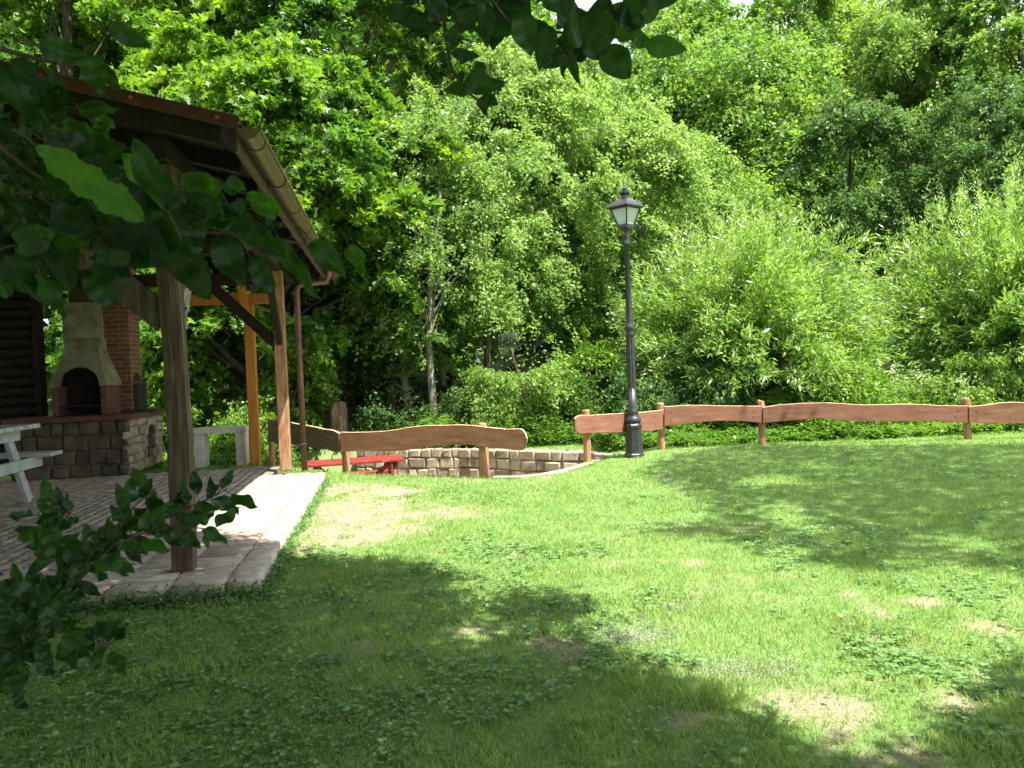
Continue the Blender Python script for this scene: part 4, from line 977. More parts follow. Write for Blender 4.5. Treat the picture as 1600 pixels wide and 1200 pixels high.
again(w0, 90, 42, 1.1, 5.3, 'woodland tree behind the top left corner')
again(w0, -200, 38, 1.1, .3, 'woodland tree outside the left edge')
for i, (x, y, s, rz) in enumerate(((-12.5, 4.5, .72, 1.0), (-12.0, -4, .8, 2.0), (-3.5, -9.5, .85, 4.0), (5.5, -12, .8, 5.5))):  # unseen trees, added to cut the light bouncing into the pavilion
    copy_thing(w1 if i % 2 else w0, (x, y, -.1), rz, s, ('added unseen tree left of the pavilion, blocking light from that side', 'added unseen tree at the far left rear, dimming the pavilion', 'added unseen tree at the rear, dimming the pavilion', 'added unseen tree at the right rear, dimming the pavilion')[i], 'unseen trees added to dim the pavilion interior')
# lower storey in front of the woodland
l0 = grow_tree('understorey_tree', 'dark grey-green elder below the sunlit woodland, above the gap between the willows', 'tree', TX(1335, 33), 10.4, 4.2, .06, 300, 260, .14, 'elder', 9, 'oval', droop=.45, flat=.3, spray=1.0, trunk_r=.16, top_pow=.7, widest=.35, shell=.4)
l1 = grow_tree('understorey_tree', 'grey-green bushy tree right of the lamp lantern', 'tree', TX(1110, 30), 8.6, 3.9, .05, 300, 230, .12, 'wood', 12, 'oval', droop=.45, flat=.3, spray=.95, trunk_r=.16, top_pow=.7, widest=.35, shell=.4)
def again2(src, px, d, s, rz, label):
    x, y = TX(px, d); copy_thing(src, (x, y, H(x, y) - .1), rz, s, label)
again2(l0, 1560, 31, 1.05, 2.0, 'dark bushy tree above the right willow at the right edge')
again2(l1, 1740, 30, 1.0, 1.0, 'bushy tree outside the right edge behind the right willow')
again2(l0, 930, 34, .9, 4.0, 'dark bushy tree behind the pale feathery trees')
again2(l0, 560, 30, .9, 5.0, 'dark bushy tree behind the slender trunks above the dark rail')
again2(l0, 300, 27, .85, .5, 'dark bushy tree seen between the orange post and the near post')
again2(l1, 120, 25, .95, 3.5, 'bushy tree seen between the log wall and the brick pillar')
again2(l1, 1200, 37, 1.55, 1.9, 'tall bushy tree filling the wood behind the grey-green bushy tree')
again2(l1, 1065, 39, 1.65, 3.1, 'tall bushy tree under the white cloud gap')
again2(l1, 1010, 31, .9, 2.7, 'bushy tree low behind the lamp shaft')
# slender trunks in the shade above the rail
gs = 'slender pale trunks above the dark rail'
for i, (px, d, lab) in enumerate(((668, 18.9, 'slender pale trunk at the left end of the white car'), (640, 19.5, 'thin pale trunk left of the tallest pale trunk'), (612, 19.9, 'thin dark-barked young tree above the middle of the rail'), (560, 22, 'slender shaded trunk right of the downpipe'), (745, 19.5, 'thin leaning trunk beside the pale shrub'))):
    grow_tree('young_tree', lab, 'tree', TX(px, d), 6.6, 1.4, .5, 40, 130, .09, 'feather' if i % 2 == 0 else 'maple', 40 + i, 'oval', droop=.5, flat=.3, spray=.7, bark='pale_bark' if i < 2 else 'bark', trunk_r=.10, boughs_drawn=30, lean=(.4 * (-1) ** i, 0), group=gs)

# willows: dense upright-arching shoots with narrow leaves
def willow(label, base, ht, rx, seed, nsh=620, per=150, ry=None, gap=None):
    rng = np.random.default_rng(seed); bx, by = base; bz = H(bx, by); ry = ry or rx
    root = empty('willow_shrub', (bx, by, bz), label, 'shrub', 'willow shrubs behind the long fence')
    B = np.array([bx, by, bz]); head = B + np.array([0, 0, .95])
    th = rng.random(nsh) * 2 * math.pi; e = np.arcsin(rng.random(nsh) * 1.0 ** .8 * .98)        # elevation of tips
    env = 1 + .12 * np.sin(th * 4 + seed) + .10 * np.sin(th * 9 + e * 5)
    R = (.62 + .38 * rng.random(nsh) ** .5) * env
    tips = np.stack([np.cos(th) * np.cos(e) * rx * R, np.sin(th) * np.cos(e) * ry * R, .55 + np.sin(e) * (ht - .95 - .4) * R - .4 * np.cos(e) ** 3], 1) + head - np.array([0, 0, .3])
    st = head + np.stack([np.cos(th) * .18, np.sin(th) * .18, -rng.random(nsh) * .3], 1)
    midp = st * .45 + tips * .55; midp[:, 2] += .22 * np.linalg.norm(tips - st, axis=1) * np.cos(e)
    t = .22 + .78 * rng.random((nsh, per)) ** .75
    a = ((1 - t) ** 2)[..., None]; b = (2 * t * (1 - t))[..., None]; c = (t ** 2)[..., None]
    P = a * st[:, None] + b * midp[:, None] + c * tips[:, None]
    Tn = 2 * (1 - t)[..., None] * (midp - st)[:, None] + 2 * t[..., None] * (tips - midp)[:, None]
    P = P.reshape(-1, 3); Tn = Tn.reshape(-1, 3); Tn /= np.linalg.norm(Tn, axis=1, keepdims=True); n = len(P)
    P = P + rng.normal(size=(n, 3)) * .085
    D = Tn * .75 + rnd_dir(n, rng) * .75; D[:, 2] += .05
    N = rnd_dir(n, rng) + np.array([0, 0, .9])
    S = .19 * (.6 + .8 * rng.random(n)) * (1.1 - .35 * t.reshape(-1))
    sh = np.repeat(rng.random(nsh), per); tint = np.clip(-.05 + .35 * sh + .5 * rng.random(n) + .3 * t.reshape(-1) ** 3, 0, 1)
    k = (P[:, 2] > bz + .25) & gap_keep(P, rng); P, D, N, S, tint = P[k], D[k], N[k], S[k], tint[k]
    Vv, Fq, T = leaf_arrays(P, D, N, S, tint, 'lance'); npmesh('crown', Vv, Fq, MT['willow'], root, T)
    # protruding leader shoots
    mb = MB(); mb.tube([B - np.array([0, 0, .1]), B + np.array([.03, 0, .5]), head], [.24, .2, .22], 10)
    for i in range(0, nsh, 3): mb.tube([st[i], midp[i] * .5 + st[i] * .5 + np.array([0, 0, .05]), midp[i], tips[i]], [.022, .015, .010, .004], 4, cap=False)
    mb.build('trunk', MT['bark'], root, smooth=True, fix=False)
    m = 90; th = rng.random(m) * 2 * math.pi; rr = rng.random(m) ** .6 * .85; p0 = B + np.stack([np.cos(th) * rr * rx, np.sin(th) * rr * ry, (ht - .3) * np.sqrt(np.clip(1 - rr ** 2 * .8, 0, 1))], 1)
    up = np.stack([np.cos(th) * rr * .35 + rng.normal(size=m) * .15, np.sin(th) * rr * .35, np.ones(m)], 1); L = .35 + .45 * rng.random(m); up /= np.linalg.norm(up, axis=1, keepdims=True)
    q = 22; t = np.tile(np.linspace(0, 1, q), m); ix = np.repeat(np.arange(m), q); P = p0[ix] + up[ix] * (t * L[ix])[:, None]; P[:, 0] += .08 * t ** 2 * np.sin(ix); n = len(P)
    an = t * 40 + ix; D = up[ix] * .8 + np.stack([np.cos(an), np.sin(an), np.zeros(n)], 1) * .75
    Vv, Fq, T = leaf_arrays(P, D, rnd_dir(n, rng) + np.array([0, 0, 1.0]), .10 * (1.15 - .6 * t), np.clip(.75 + .25 * rng.random(n), 0, 1), 'lance'); npmesh('leading_shoots', Vv, Fq, MT['willow'], root, T)
    return root
willow('large rounded willow shrub right of the lamp post', (5.4, 18.0), 4.75, 3.2, 21, nsh=800, per=120)
willow('taller willow shrub at the right edge behind the fence', (11.4, 18.2), 5.35, 3.2, 22, nsh=800, per=120)
willow('lower willow shrub set back in the gap between the two big ones', (8.3, 21.5), 3.4, 2.0, 23, nsh=300, per=110)

# shrubs
def shrub(label, base, ht, r, seed, mat='shrub', leaf=.075, nb=90, per=150, name='shrub', group=None, templ='oval', **kw):
    return grow_tree(name, label, 'shrub', base, ht, r, .08, nb, per, leaf, mat, seed, templ, droop=.4, flat=.3, spray=kw.pop('spray', .42), trunk_r=.04, top_pow=.6, widest=.35, boughs_drawn=40, group=group, shell=.35, **kw)
shrub('pale green shrub in full sun behind the right end of the arched board', (.15, 17.2), 2.35, 1.25, 31, nb=170)
shrub('mid-green bush between the pale shrub and the lamp post', (1.75, 17.6), 1.9, 1.1, 32, mat='maple', nb=110)
shrub('dark bush close behind the fence at the lamp post', (3.0, 17.0), 1.35, 1.0, 33, mat='elder', nb=90)
shrub('pale-leaved shrub low between the orange post and the downpipe', (-4.75, 17.6), 2.3, 1.0, 34, mat='nettle', nb=90, leaf=.10, templ='lobed')
shrub('dark shrub in the shade below the rail', (-2.9, 18.8), 1.2, 1.1, 35, mat='elder', nb=80)
shrub('dark low shrub behind the middle of the arched board', (-1.3, 18.3), 1.15, 1.0, 36, mat='elder', nb=80)
shrub('yellowish bush seen through the pale concrete table', (-5.4, 16.1), .95, .8, 37, mat='nettle', nb=70, leaf=.07)
shrub('sunlit climber-like bush between the brick pillar and the near post', (-7.4, 17.4), 3.9, .9, 38, mat='nettle', nb=120, leaf=.11, templ='lobed')
shrub('dark bush low left of the rail behind the downpipe', (-4.3, 20.5), 2.1, 1.2, 39, mat='elder', nb=100)
shrub('sprawling green bush behind the fence under the big willow', (6.6, 15.9), 1.25, 1.2, 45, mat='nettle', nb=100)
shrub('leafy bush right of the willow gap behind the fence', (9.4, 16.2), 1.35, 1.1, 46, mat='shrub', nb=90)
shrub('upright weedy bush by the right edge behind the fence', (12.0, 15.6), 1.6, 1.2, 47, mat='nettle', nb=90)
shrub('dark bush under the left side of the big willow', (4.3, 16.3), 1.2, .9, 48, mat='elder', nb=80)

# undergrowth (stuff)
def undergrowth():
    rng = np.random.default_rng(77); P = []; 
    def band(n, x0, x1, y0, y1): P.append(np.stack([rng.uniform(x0, x1, n), rng.uniform(y0, y1, n)], 1))
    band(2600, 3.2, 15, 14.3, 17.5); band(1100, -8, 3, 16.7, 22); band(500, 1.6, 4.2, 14.2, 16.5); band(700, -3.2, 2.6, 15.9, 17.6); band(330, -8.5, -3.2, 14.6, 17.0); band(1500, -9, 16, 20, 30)
    p = np.concatenate(P); k = ~inpoly(p[:, 0], p[:, 1], PIT) & ~in_patio(p[:, 0], p[:, 1], .15); p = p[k]
    n = len(p); hgt = (.10 + .75 * vnoise(p[:, 0], p[:, 1], .9, 5) ** 1.5) * (.5 + .9 * rng.random(n) ** 2); hgt = np.where((p[:, 0] > 3.2) & (p[:, 1] < 18), hgt * (.55 + .5 * smooth(14.1, 15.2, p[:, 1])) , hgt * .8)
    per = 46; ix = np.repeat(np.arange(n), per); t = rng.random(n * per) ** .7; z = height(p[:, 0], p[:, 1])
    B = np.stack([p[ix, 0], p[ix, 1], z[ix] + t * hgt[ix]], 1) + rng.normal(size=(n * per, 3)) * np.array([.07, .07, .01])
    D = rnd_dir(n * per, rng); D[:, 2] = D[:, 2] * .4 - .1; N = np.array([0, 0, 1.0]) + .5 * rnd_dir(n * per, rng)
    S = .075 * (.6 + .8 * rng.random(n * per)); tint = np.clip(.1 + .5 * vnoise(p[:, 0], p[:, 1], .6, 8)[ix] + .35 * rng.random(n * per), 0, 1)
    k = gap_keep(B, rng); B, D, N, S, tint = B[k], D[k], N[k], S[k], tint[k]
    Vv, Fq, T = leaf_arrays(B, D, N, S, tint, 'oval'); o = npmesh('undergrowth', Vv, Fq, MT['nettle'], None, T); tag(o, kind='stuff')
undergrowth()

# ------------------------------------------------------------------ lawn (stuff)
def lawn():
    rng = np.random.default_rng(99); Ps = []; Sz = []
    for (y0, y1, dens, sz) in ((2.2, 4.2, 5200, 1.0), (4.2, 6.5, 3600, 1.1), (6.5, 9.5, 2200, 1.3), (9.5, 12.5, 1300, 1.6), (12.5, 16.5, 800, 2.0)):
        xa, xb = -.78 * y1 - .6, .78 * y1 + .8; n = int((xb - xa) * (y1 - y0) * dens)
        p = np.stack([rng.uniform(xa, xb, n), rng.uniform(y0, y1, n)], 1); k = np.abs(p[:, 0]) < .74 * p[:, 1] + 1.2; p = p[k]; Ps.append(p); Sz.append(np.full(len(p), sz))
    p = np.concatenate(Ps); sz = np.concatenate(Sz)
    d = dirt(p[:, 0], p[:, 1]); k = (rng.random(len(p)) > d * .96) & ~inpoly(p[:, 0], p[:, 1], PIT) & ~in_patio(p[:, 0], p[:, 1], .0); p, sz, d = p[k], sz[k], d[k]
    n = len(p); z = height(p[:, 0], p[:, 1]) - .004
    nz_ = vnoise(p[:, 0], p[:, 1], 2.2, 2) * .6 + vnoise(p[:, 0], p[:, 1], 7, 6) * .4
    tuft = smooth(.62, .9, vnoise(p[:, 0], p[:, 1], 3.1, 14))
    hgt = (.022 + .030 * rng.random(n)) * (.55 + .9 * nz_ + .9 * tuft) * np.where(p[:, 1] > 9, 1.1, 1)
    near_pit = np.zeros(n, bool)
    D = rnd_dir(n, rng) * .75; D[:, 2] = np.abs(D[:, 2]) * .5 + .75
    N = rnd_dir(n, rng); P = np.stack([p[:, 0], p[:, 1], z], 1)
    big = vnoise(p[:, 0], p[:, 1], .55, 21)
    fine_ = vnoise(p[:, 0], p[:, 1], 16, 33); tint = np.clip(-.12 + .34 * nz_ + .26 * rng.random(n) + .22 * big + .30 * fine_ + .25 * d, 0, .93); tint = np.where(rng.random(n) < .05 + .10 * d, 1.0, tint)
    T, fs = TEMPL['blade']; Vv, Fq, Tt = leaf_arrays(P, D, N, np.ones(n), tint, 'blade')
    Vv = Vv.reshape(n, 4, 3); rel = Vv - P[:, None]; 
    # separate width and length scale
    Dn = D / np.linalg.norm(D, axis=1, keepdims=True); al = (rel * Dn[:, None]).sum(-1, keepdims=True) * Dn[:, None]
    Vv = P[:, None] + al * hgt[:, None, None] + (rel - al) * (.045 * sz)[:, None, None]
    o = npmesh('lawn_grass', Vv.reshape(-1, 3), Fq, MT['grass'], None, Tt); tag(o, kind='stuff')
    # clover, plantain and dandelion leaves
    cl = []
    for (y0, y1, n) in ((2.2, 4.5, 26000), (4.5, 7.5, 30000), (7.5, 11, 16000), (11, 14, 9000)):
        q = np.stack([rng.uniform(-.74 * y1 - 1, .74 * y1 + 1, n), rng.uniform(y0, y1, n)], 1); cl.append(q)
    q = np.concatenate(cl); dens = vnoise(q[:, 0], q[:, 1], 1.3, 31) * .55 + vnoise(q[:, 0], q[:, 1], 4, 32) * .45 + .34 * smooth(1.5, -2.0, q[:, 0]) * smooth(7.5, 5.5, q[:, 1]) - .10
    k = (rng.random(len(q)) < smooth(.38, .72, dens) * .9) & (rng.random(len(q)) > dirt(q[:, 0], q[:, 1])) & ~inpoly(q[:, 0], q[:, 1], PIT) & ~in_patio(q[:, 0], q[:, 1], .0); q = q[k]; n = len(q)
    per = 4; ix = np.repeat(np.arange(n), per); an = rng.random(n)[ix] * 6.28 + np.tile(np.arange(per), n) * 1.75
    P = np.stack([q[ix, 0], q[ix, 1], height(q[:, 0], q[:, 1])[ix] + .018 + .022 * rng.random(n)[ix]], 1)
    D = np.stack([np.cos(an), np.sin(an), .15 + .25 * rng.random(n * per)], 1); N = np.array([0, 0, 1.0]) + .35 * rnd_dir(n * per, rng); S = (.011 + .020 * rng.random(n) ** 4)[ix] * (1 + .06 * q[ix, 1])
    Vv, Fq, T = leaf_arrays(P, D, N, S, np.clip(.3 * rng.random(n)[ix] + .6 * rng.random(n * per), 0, 1), 'round')
    tag(npmesh('lawn_weeds', Vv, Fq, MT['clover'], None, T), kind='stuff')
    m_ = 900; s_ = rng.random(m_); pe_ = np.where(rng.random(m_) < .7, 0, 1)
    ea = np.where(pe_ == 0, aE0 - np.abs(rng.normal(size=m_)) * .07, rng.uniform(aE0 - .1, aE1, m_)); eb = np.where(pe_ == 0, rng.uniform(-6, bE + .1, m_), bE + np.abs(rng.normal(size=m_)) * .05)
    ex, ey = ea * AX.x + eb * BX.x, ea * AX.y + eb * BX.y; per = 16; ix = np.repeat(np.arange(m_), per); hh = (.05 + .10 * rng.random(m_) ** 2) * np.where(pe_ == 0, 1, .6)
    P = np.stack([ex[ix], ey[ix], height(ex, ey)[ix] * 0 + rng.random(m_ * per) * hh[ix]], 1) + rng.normal(size=(m_ * per, 3)) * np.array([.03, .03, .004])
    D = rnd_dir(m_ * per, rng); D[:, 2] = np.abs(D[:, 2]) * .4
    Vv, Fq, T = leaf_arrays(P, D, np.array([0, 0, 1.0]) + .6 * rnd_dir(m_ * per, rng), .018 + .022 * rng.random(m_ * per), rng.random(m_ * per) * .7, 'oval'); tag(npmesh('edge_weeds', Vv, Fq, MT['clover'], None, T), kind='stuff')
    # fallen dry leaves and bits
    n = 520; q = np.stack([rng.uniform(-6, 7, n), rng.uniform(2.5, 13, n)], 1); k = ~inpoly(q[:, 0], q[:, 1], PIT); q = q[k]; n = len(q)
    z = np.where(in_patio(q[:, 0], q[:, 1], 0), .128, height(q[:, 0], q[:, 1]) + .03); k = ~((in_patio(q[:, 0], q[:, 1], 0)) & (q[:, 1] > 9)); q, z = q[k], z[k]; n = len(q)
    Vv, Fq, T = leaf_arrays(np.stack([q[:, 0], q[:, 1], z], 1), rnd_dir(n, rng) * np.array([1, 1, .15]), np.array([0, 0, 1.0]) + .4 * rnd_dir(n, rng), .025 + .03 * rng.random(n), rng.random(n), 'oval')
    MT['dry'] = leafmat('dry_leaf', (.10, .06, .03), (.24, .15, .07), (.42, .33, .16), (1, .9, .6), .15)
    tag(npmesh('fallen_leaves', Vv, Fq, MT['dry'], None, T), kind='stuff')
    # scattered pale ash
    Q = []
    for c, r in ASH:
        m_ = int(6500 * r); Q.append(np.stack([rng.normal(c.x, r * .55, m_), rng.normal(c.y, r * .40, m_)], 1))
    q = np.concatenate(Q); n = len(q); MT['ash'] = leafmat('ash', (.26, .26, .21), (.36, .35, .30), (.46, .45, .40), (1, 1, 1), .1)
    Vv, Fq, T = leaf_arrays(np.stack([q[:, 0], q[:, 1], height(q[:, 0], q[:, 1]) + .012 + .02 * rng.random(n)], 1), rnd_dir(n, rng) * np.array([1, 1, .3]), np.array([0, 0, 1.0]) + .5 * rnd_dir(n, rng), .004 + .006 * rng.random(n) ** 2, rng.random(n), 'round')
    tag(npmesh('ash_scatter', Vv, Fq, MT['ash'], None, T), kind='stuff')
lawn()

# ------------------------------------------------------------------ trees that shade the lawn (crowns above the frame)
SH1 = pxpoly([(-300, 760), (100, 825), (250, 850), (330, 850), (410, 872), (440, 872), (500, 880), (560, 878), (640, 882), (690, 900), (705, 950), (730, 990), (800, 1002), (890, 998), (960, 1024), (1035, 1052), (1080, 1092), (1150, 1130), (1230, 1158), (1300, 1195), (1400, 1215), (1470, 1180), (1530, 1115), (1610, 1055), (1900, 1000), (1900, 1500), (800, 2400), (-1500, 2400), (-1500, 900)])
SH1B = pxpoly([(780, 945), (830, 925), (880, 935), (900, 955), (860, 985), (800, 985)])
HOLE1 = [pxpoly(p) for p in ([(140, 800), (200, 790), (260, 815), (200, 830)], [(300, 835), (370, 825), (400, 850), (330, 862)], [(660, 985), (700, 975), (760, 1010), (720, 1030), (670, 1010)])]
SH2 = pxpoly([(1000, 742), (1040, 722), (1120, 706), (1200, 702), (1620, 700), (2100, 710), (2100, 960), (1620, 905), (1560, 882), (1500, 888), (1430, 862), (1390, 885), (1340, 895), (1270, 880), (1230, 850), (1170, 858), (1120, 842), (1010, 838), (1040, 822), (1120, 815), (1125, 790), (1070, 770), (1040, 752)])
HOLE2 = [pxpoly(p) for p in ([(1180, 795), (1230, 782), (1275, 808), (1290, 835), (1240, 838), (1200, 815)], [(1450, 838), (1520, 832), (1580, 860), (1520, 870), (1460, 856)], [(1150, 748), (1240, 742), (1260, 756), (1170, 765)], [(1240, 728), (1290, 726), (1300, 734), (1250, 737)])]
sv = np.array(SUN / SUN.z)
def shade_tree(name, label, base, polys, holes, h0, h1, leaf, dens, mat, seed, trunk_r, ht, templ='oval', fade=.12):
    rng = np.random.default_rng(seed); allp = np.concatenate([np.array(p) for p in polys]); lo, hi = allp.min(0), allp.max(0)
    n = int((hi - lo).prod() * dens); g = rng.uniform(lo, hi, (n, 2)); jit = rng.normal(size=(n, 2)) * fade
    t = g + jit * .0
    ins = np.zeros(n, bool)
    for p in polys: ins |= inpoly(t[:, 0], t[:, 1], p)
    for p in holes: ins &= ~inpoly(t[:, 0], t[:, 1], p)
    ins &= ~((vnoise(t[:, 0], t[:, 1], 2.6, seed) * .6 + vnoise(t[:, 0], t[:, 1], 6, seed + 1) * .4 > .75) & (t[:, 0] > -.6))
    g = g[ins] + jit[ins]; n = len(g)
    # crown lumps: leaf height follows a noisy dome so that the crown is a rounded mass
    c = (lo + hi) / 2; rr = np.linalg.norm((g - c) / ((hi - lo) / 2), axis=1)
    hmid = h0 + (h1 - h0) * (.5 + .35 * (vnoise(g[:, 0], g[:, 1], .8, seed) - .5)) ; sp_ = (h1 - h0) * .5 * np.sqrt(np.clip(1.05 - rr ** 2 * .6, .06, 1))
    h = hmid + (rng.random(n) * 2 - 1) * sp_
    hl = (2.1 + .5 * g[:, 1]) / 1.17; h = np.where((np.abs(g[:, 0]) < 6) & (h0 < 5), np.where(h < hl, hl + rng.random(n) * 1.3, h), h)
    P = np.concatenate([g, np.zeros((n, 1))], 1) + sv[None] * h[:, None]
    px, py, f = project(P); vis = (f > 0.05) & (px > -60) & (px < 1660) & (py > -40) & (py < 1260); P = P[~vis]; n = len(P)
    D = rnd_dir(n, rng); D[:, 2] -= .3; N = np.array([0, 0, 1.0]) + .9 * rnd_dir(n, rng)
    bx, by = base; root = empty(name, (bx, by, -.05), label, 'tree')
    Vv, Fq, T = leaf_arrays(P, D, N, leaf * (.7 + .6 * rng.random(n)), rng.random(n), templ); npmesh('crown', Vv, Fq, MT[mat], root, T)
    mb = MB(); top = Vector(P.mean(0)); B = Vector((bx, by, -.1)); fork = Vector((bx, by, 0)).lerp(Vector((top.x, top.y, 0)), .15) + ZV * ht * .45
    mb.tube([B, B.lerp(fork, .5) + Vector((.05, 0, 0)), fork], [trunk_r * 1.2, trunk_r, trunk_r * .85], 12)
    for k in rng.permutation(n)[:70]:
        q = Vector(P[k]); mid = fork.lerp(q, .5) + ZV * .3
        ptsl = [fork, fork.lerp(mid, .5) + ZV * .1, mid, q]; ss = [ptsl[i].lerp(ptsl[i + 1], j / 12) for i in range(3) for j in range(13)]
        x_, y_, f_ = project(np.array([list(s) for s in ss]))
        if ((f_ > -.3) & (x_ > -300) & (x_ < 1900) & (y_ > -260) & (y_ < 1400)).any() or ((f_ > -.3) & (f_ < .6)).any() and min((s - EYE).length for s in ss) < 1.2: continue
        mb.tube([fork, fork.lerp(mid, .5) + ZV * .1, mid, q], [trunk_r * .3, trunk_r * .18, trunk_r * .1, .008], 5, cap=False)
    mb.build('trunk', MT['bark'], root, smooth=True, fix=False)
    return root
plum = shade_tree('plum_tree', 'plum tree above the camera whose leafy twigs hang into the top edge', (4.6, -3.6), [SH1, SH1B], HOLE1, 3.6, 6.4, .10, 2600, 'small', 51, .16, 4.5)
shade_tree('lime_tree', 'large lime tree outside the right edge casting the shade band on the far lawn', (11.0, 7.0), [SH2], HOLE2, 7.0, 10.5, .12, 500, 'wood', 52, .25, 9, 'lobed')

# ------------------------------------------------------------------ foreground leaves, one by one
def big_leaf(V, Fc, T, base, tip, width, nrm, tint, serr=.05, shape='ovate', curl=.12, fold=.18):
    base, tip = np.array(base, float), np.array(tip, float); d = tip - base; L = np.linalg.norm(d); d /= L
    n = np.array(nrm, float); n -= d * n.dot(d); n /= np.linalg.norm(n); x = np.cross(d, n); NS = 30 if shape == 'long' else 26; rows = []; tt = []; JS = [-1, -.75, -.5, -.25, 0, .25, .5, .75, 1]
    for i in range(NS + 1):
        t = i / NS
        if shape == 'ovate': wv = math.sin(math.pi * t ** .72) ** .85
        elif shape == 'heart': wv = (math.sin(math.pi * min(1, t * .92 + .10)) ** .7) * (1 - .25 * t)
        elif shape == 'lobed': wv = (math.sin(math.pi * t ** .62) ** .8) * (.78 + .3 * abs(math.sin(t * math.pi * 2.6 + .5)))
        elif shape == 'long': wv = min(1, 3.2 * t) ** .7 * min(1, (1 - t) * 5.5) ** .6 * (.86 + .14 * math.cos(t * 26) * (1 if t > .1 else 0))
        else: wv = math.sin(math.pi * t) ** .9
        if t > .93 and shape != 'long': wv *= .6
        s = 1 + (serr if i % 2 else -serr) if 0 < i < NS else 1
        hw = max(.0006, wv * width / 2 * s); cz = -curl * L * (t - .35) ** 2 + .006 * math.sin(t * 9)
        for j in JS:
            back = .06 * L * abs(j) * (1 - t) if shape == 'heart' else -.0
            vn = (t * 8 - abs(j) * 1.6) % 1; tt.append(min(1, max(0, tint + (.16 if j == 0 else (.10 if vn < .2 else -.02)) + .06 * math.sin(t * 9 + j * 4 + L * 300))))
            rows.append(base + d * (L * t - back) + x * hw * j + n * (cz + fold * hw * abs(j) - (.0018 if j == 0 else 0) + (.0006 if vn < .2 else 0) + .02 * hw * math.sin(t * 25) * abs(j)))
    k = len(V); V.extend(rows)
    for i in range(NS):
        for j in range(8): Fc.append((k + i * 9 + j, k + i * 9 + j + 1, k + (i + 1) * 9 + j + 1, k + (i + 1) * 9 + j))
    T.extend(tt)
LONG = False
def leaf_px(V, Fc, T, b, t, wpx, dist, tint, tilt=0, yaw=0, dd=0, **kw):
    P0 = hd(b[0], b[1], dist); P1 = hd(t[0], t[1], dist + dd); view = -(ray((b[0] + t[0]) / 2, (b[1] + t[1]) / 2)).normalized()
    d = (P1 - P0).normalized(); x = d.cross(view).normalized(); n = (view * math.cos(yaw) + x * math.sin(yaw))
    big_leaf(V, Fc, T, P0, P1, wpx / FPX * dist / max(.3, math.cos(yaw)), n, tint, **kw); return P0
def mk_branch(name, label, V, Fc, T, mat, stems, tw, cat, parent=None, smooth=True):
    if parent is None:
        root = empty(name, stems[0][0][0], label, cat)
    else: root = parent
    npmesh('leaves' if parent is None else 'hanging_leaves', np.array(V), np.array(Fc), MT[mat], root, np.array(T), smooth)
    mb = MB()
    for pts, r0, r1 in stems: mb.tube(pts, list(np.linspace(r0, r1, len(pts))), 6)
    mb.build('stem' if parent is None else 'hanging_twig', MT[tw], root, smooth=True, fix=False); return root
def petiole(stems, p0, toward, L=.03): 
    p0 = Vector(p0); q = p0 + (Vector(toward) - p0).normalized() * L; stems.append(([q, p0.lerp(q, .5) + Vector((0, 0, .003)), p0], .0016, .0011))
rl = random.Random(12)
# (1) upper left: broad pale-lit leaves
V, Fc, T = [], [], []; stems = []
main = [hd(-420, 420, 1.15), hd(-200, 400, 1.2), hd(0, 372, 1.25), hd(150, 356, 1.3), hd(270, 358, 1.35), hd(400, 370, 1.42), hd(520, 388, 1.5)]
main2 = [hd(-420, 100, 1.1), hd(-150, 175, 1.15), hd(0, 228, 1.2), hd(48, 268, 1.2), hd(100, 300, 1.22)]
main3 = [hd(-300, 20, 1.15), hd(-60, 60, 1.2), hd(70, 95, 1.25), hd(150, 105, 1.3)]
main4 = [hd(-350, 560, 1.2), hd(-100, 470, 1.25), hd(60, 400, 1.3), hd(190, 372, 1.4)]
root_st = Vector((-2.3, .2, 0))
for mm_ in (main, main2, main3, main4):
    stems.append(([root_st + Vector((rl.uniform(-.1, .1), rl.uniform(-.1, .1), -.05)), root_st.lerp(mm_[0], .5) + Vector((-.2, 0, .3)), mm_[0]], .016, .008)); stems.append((mm_, .006, .002))
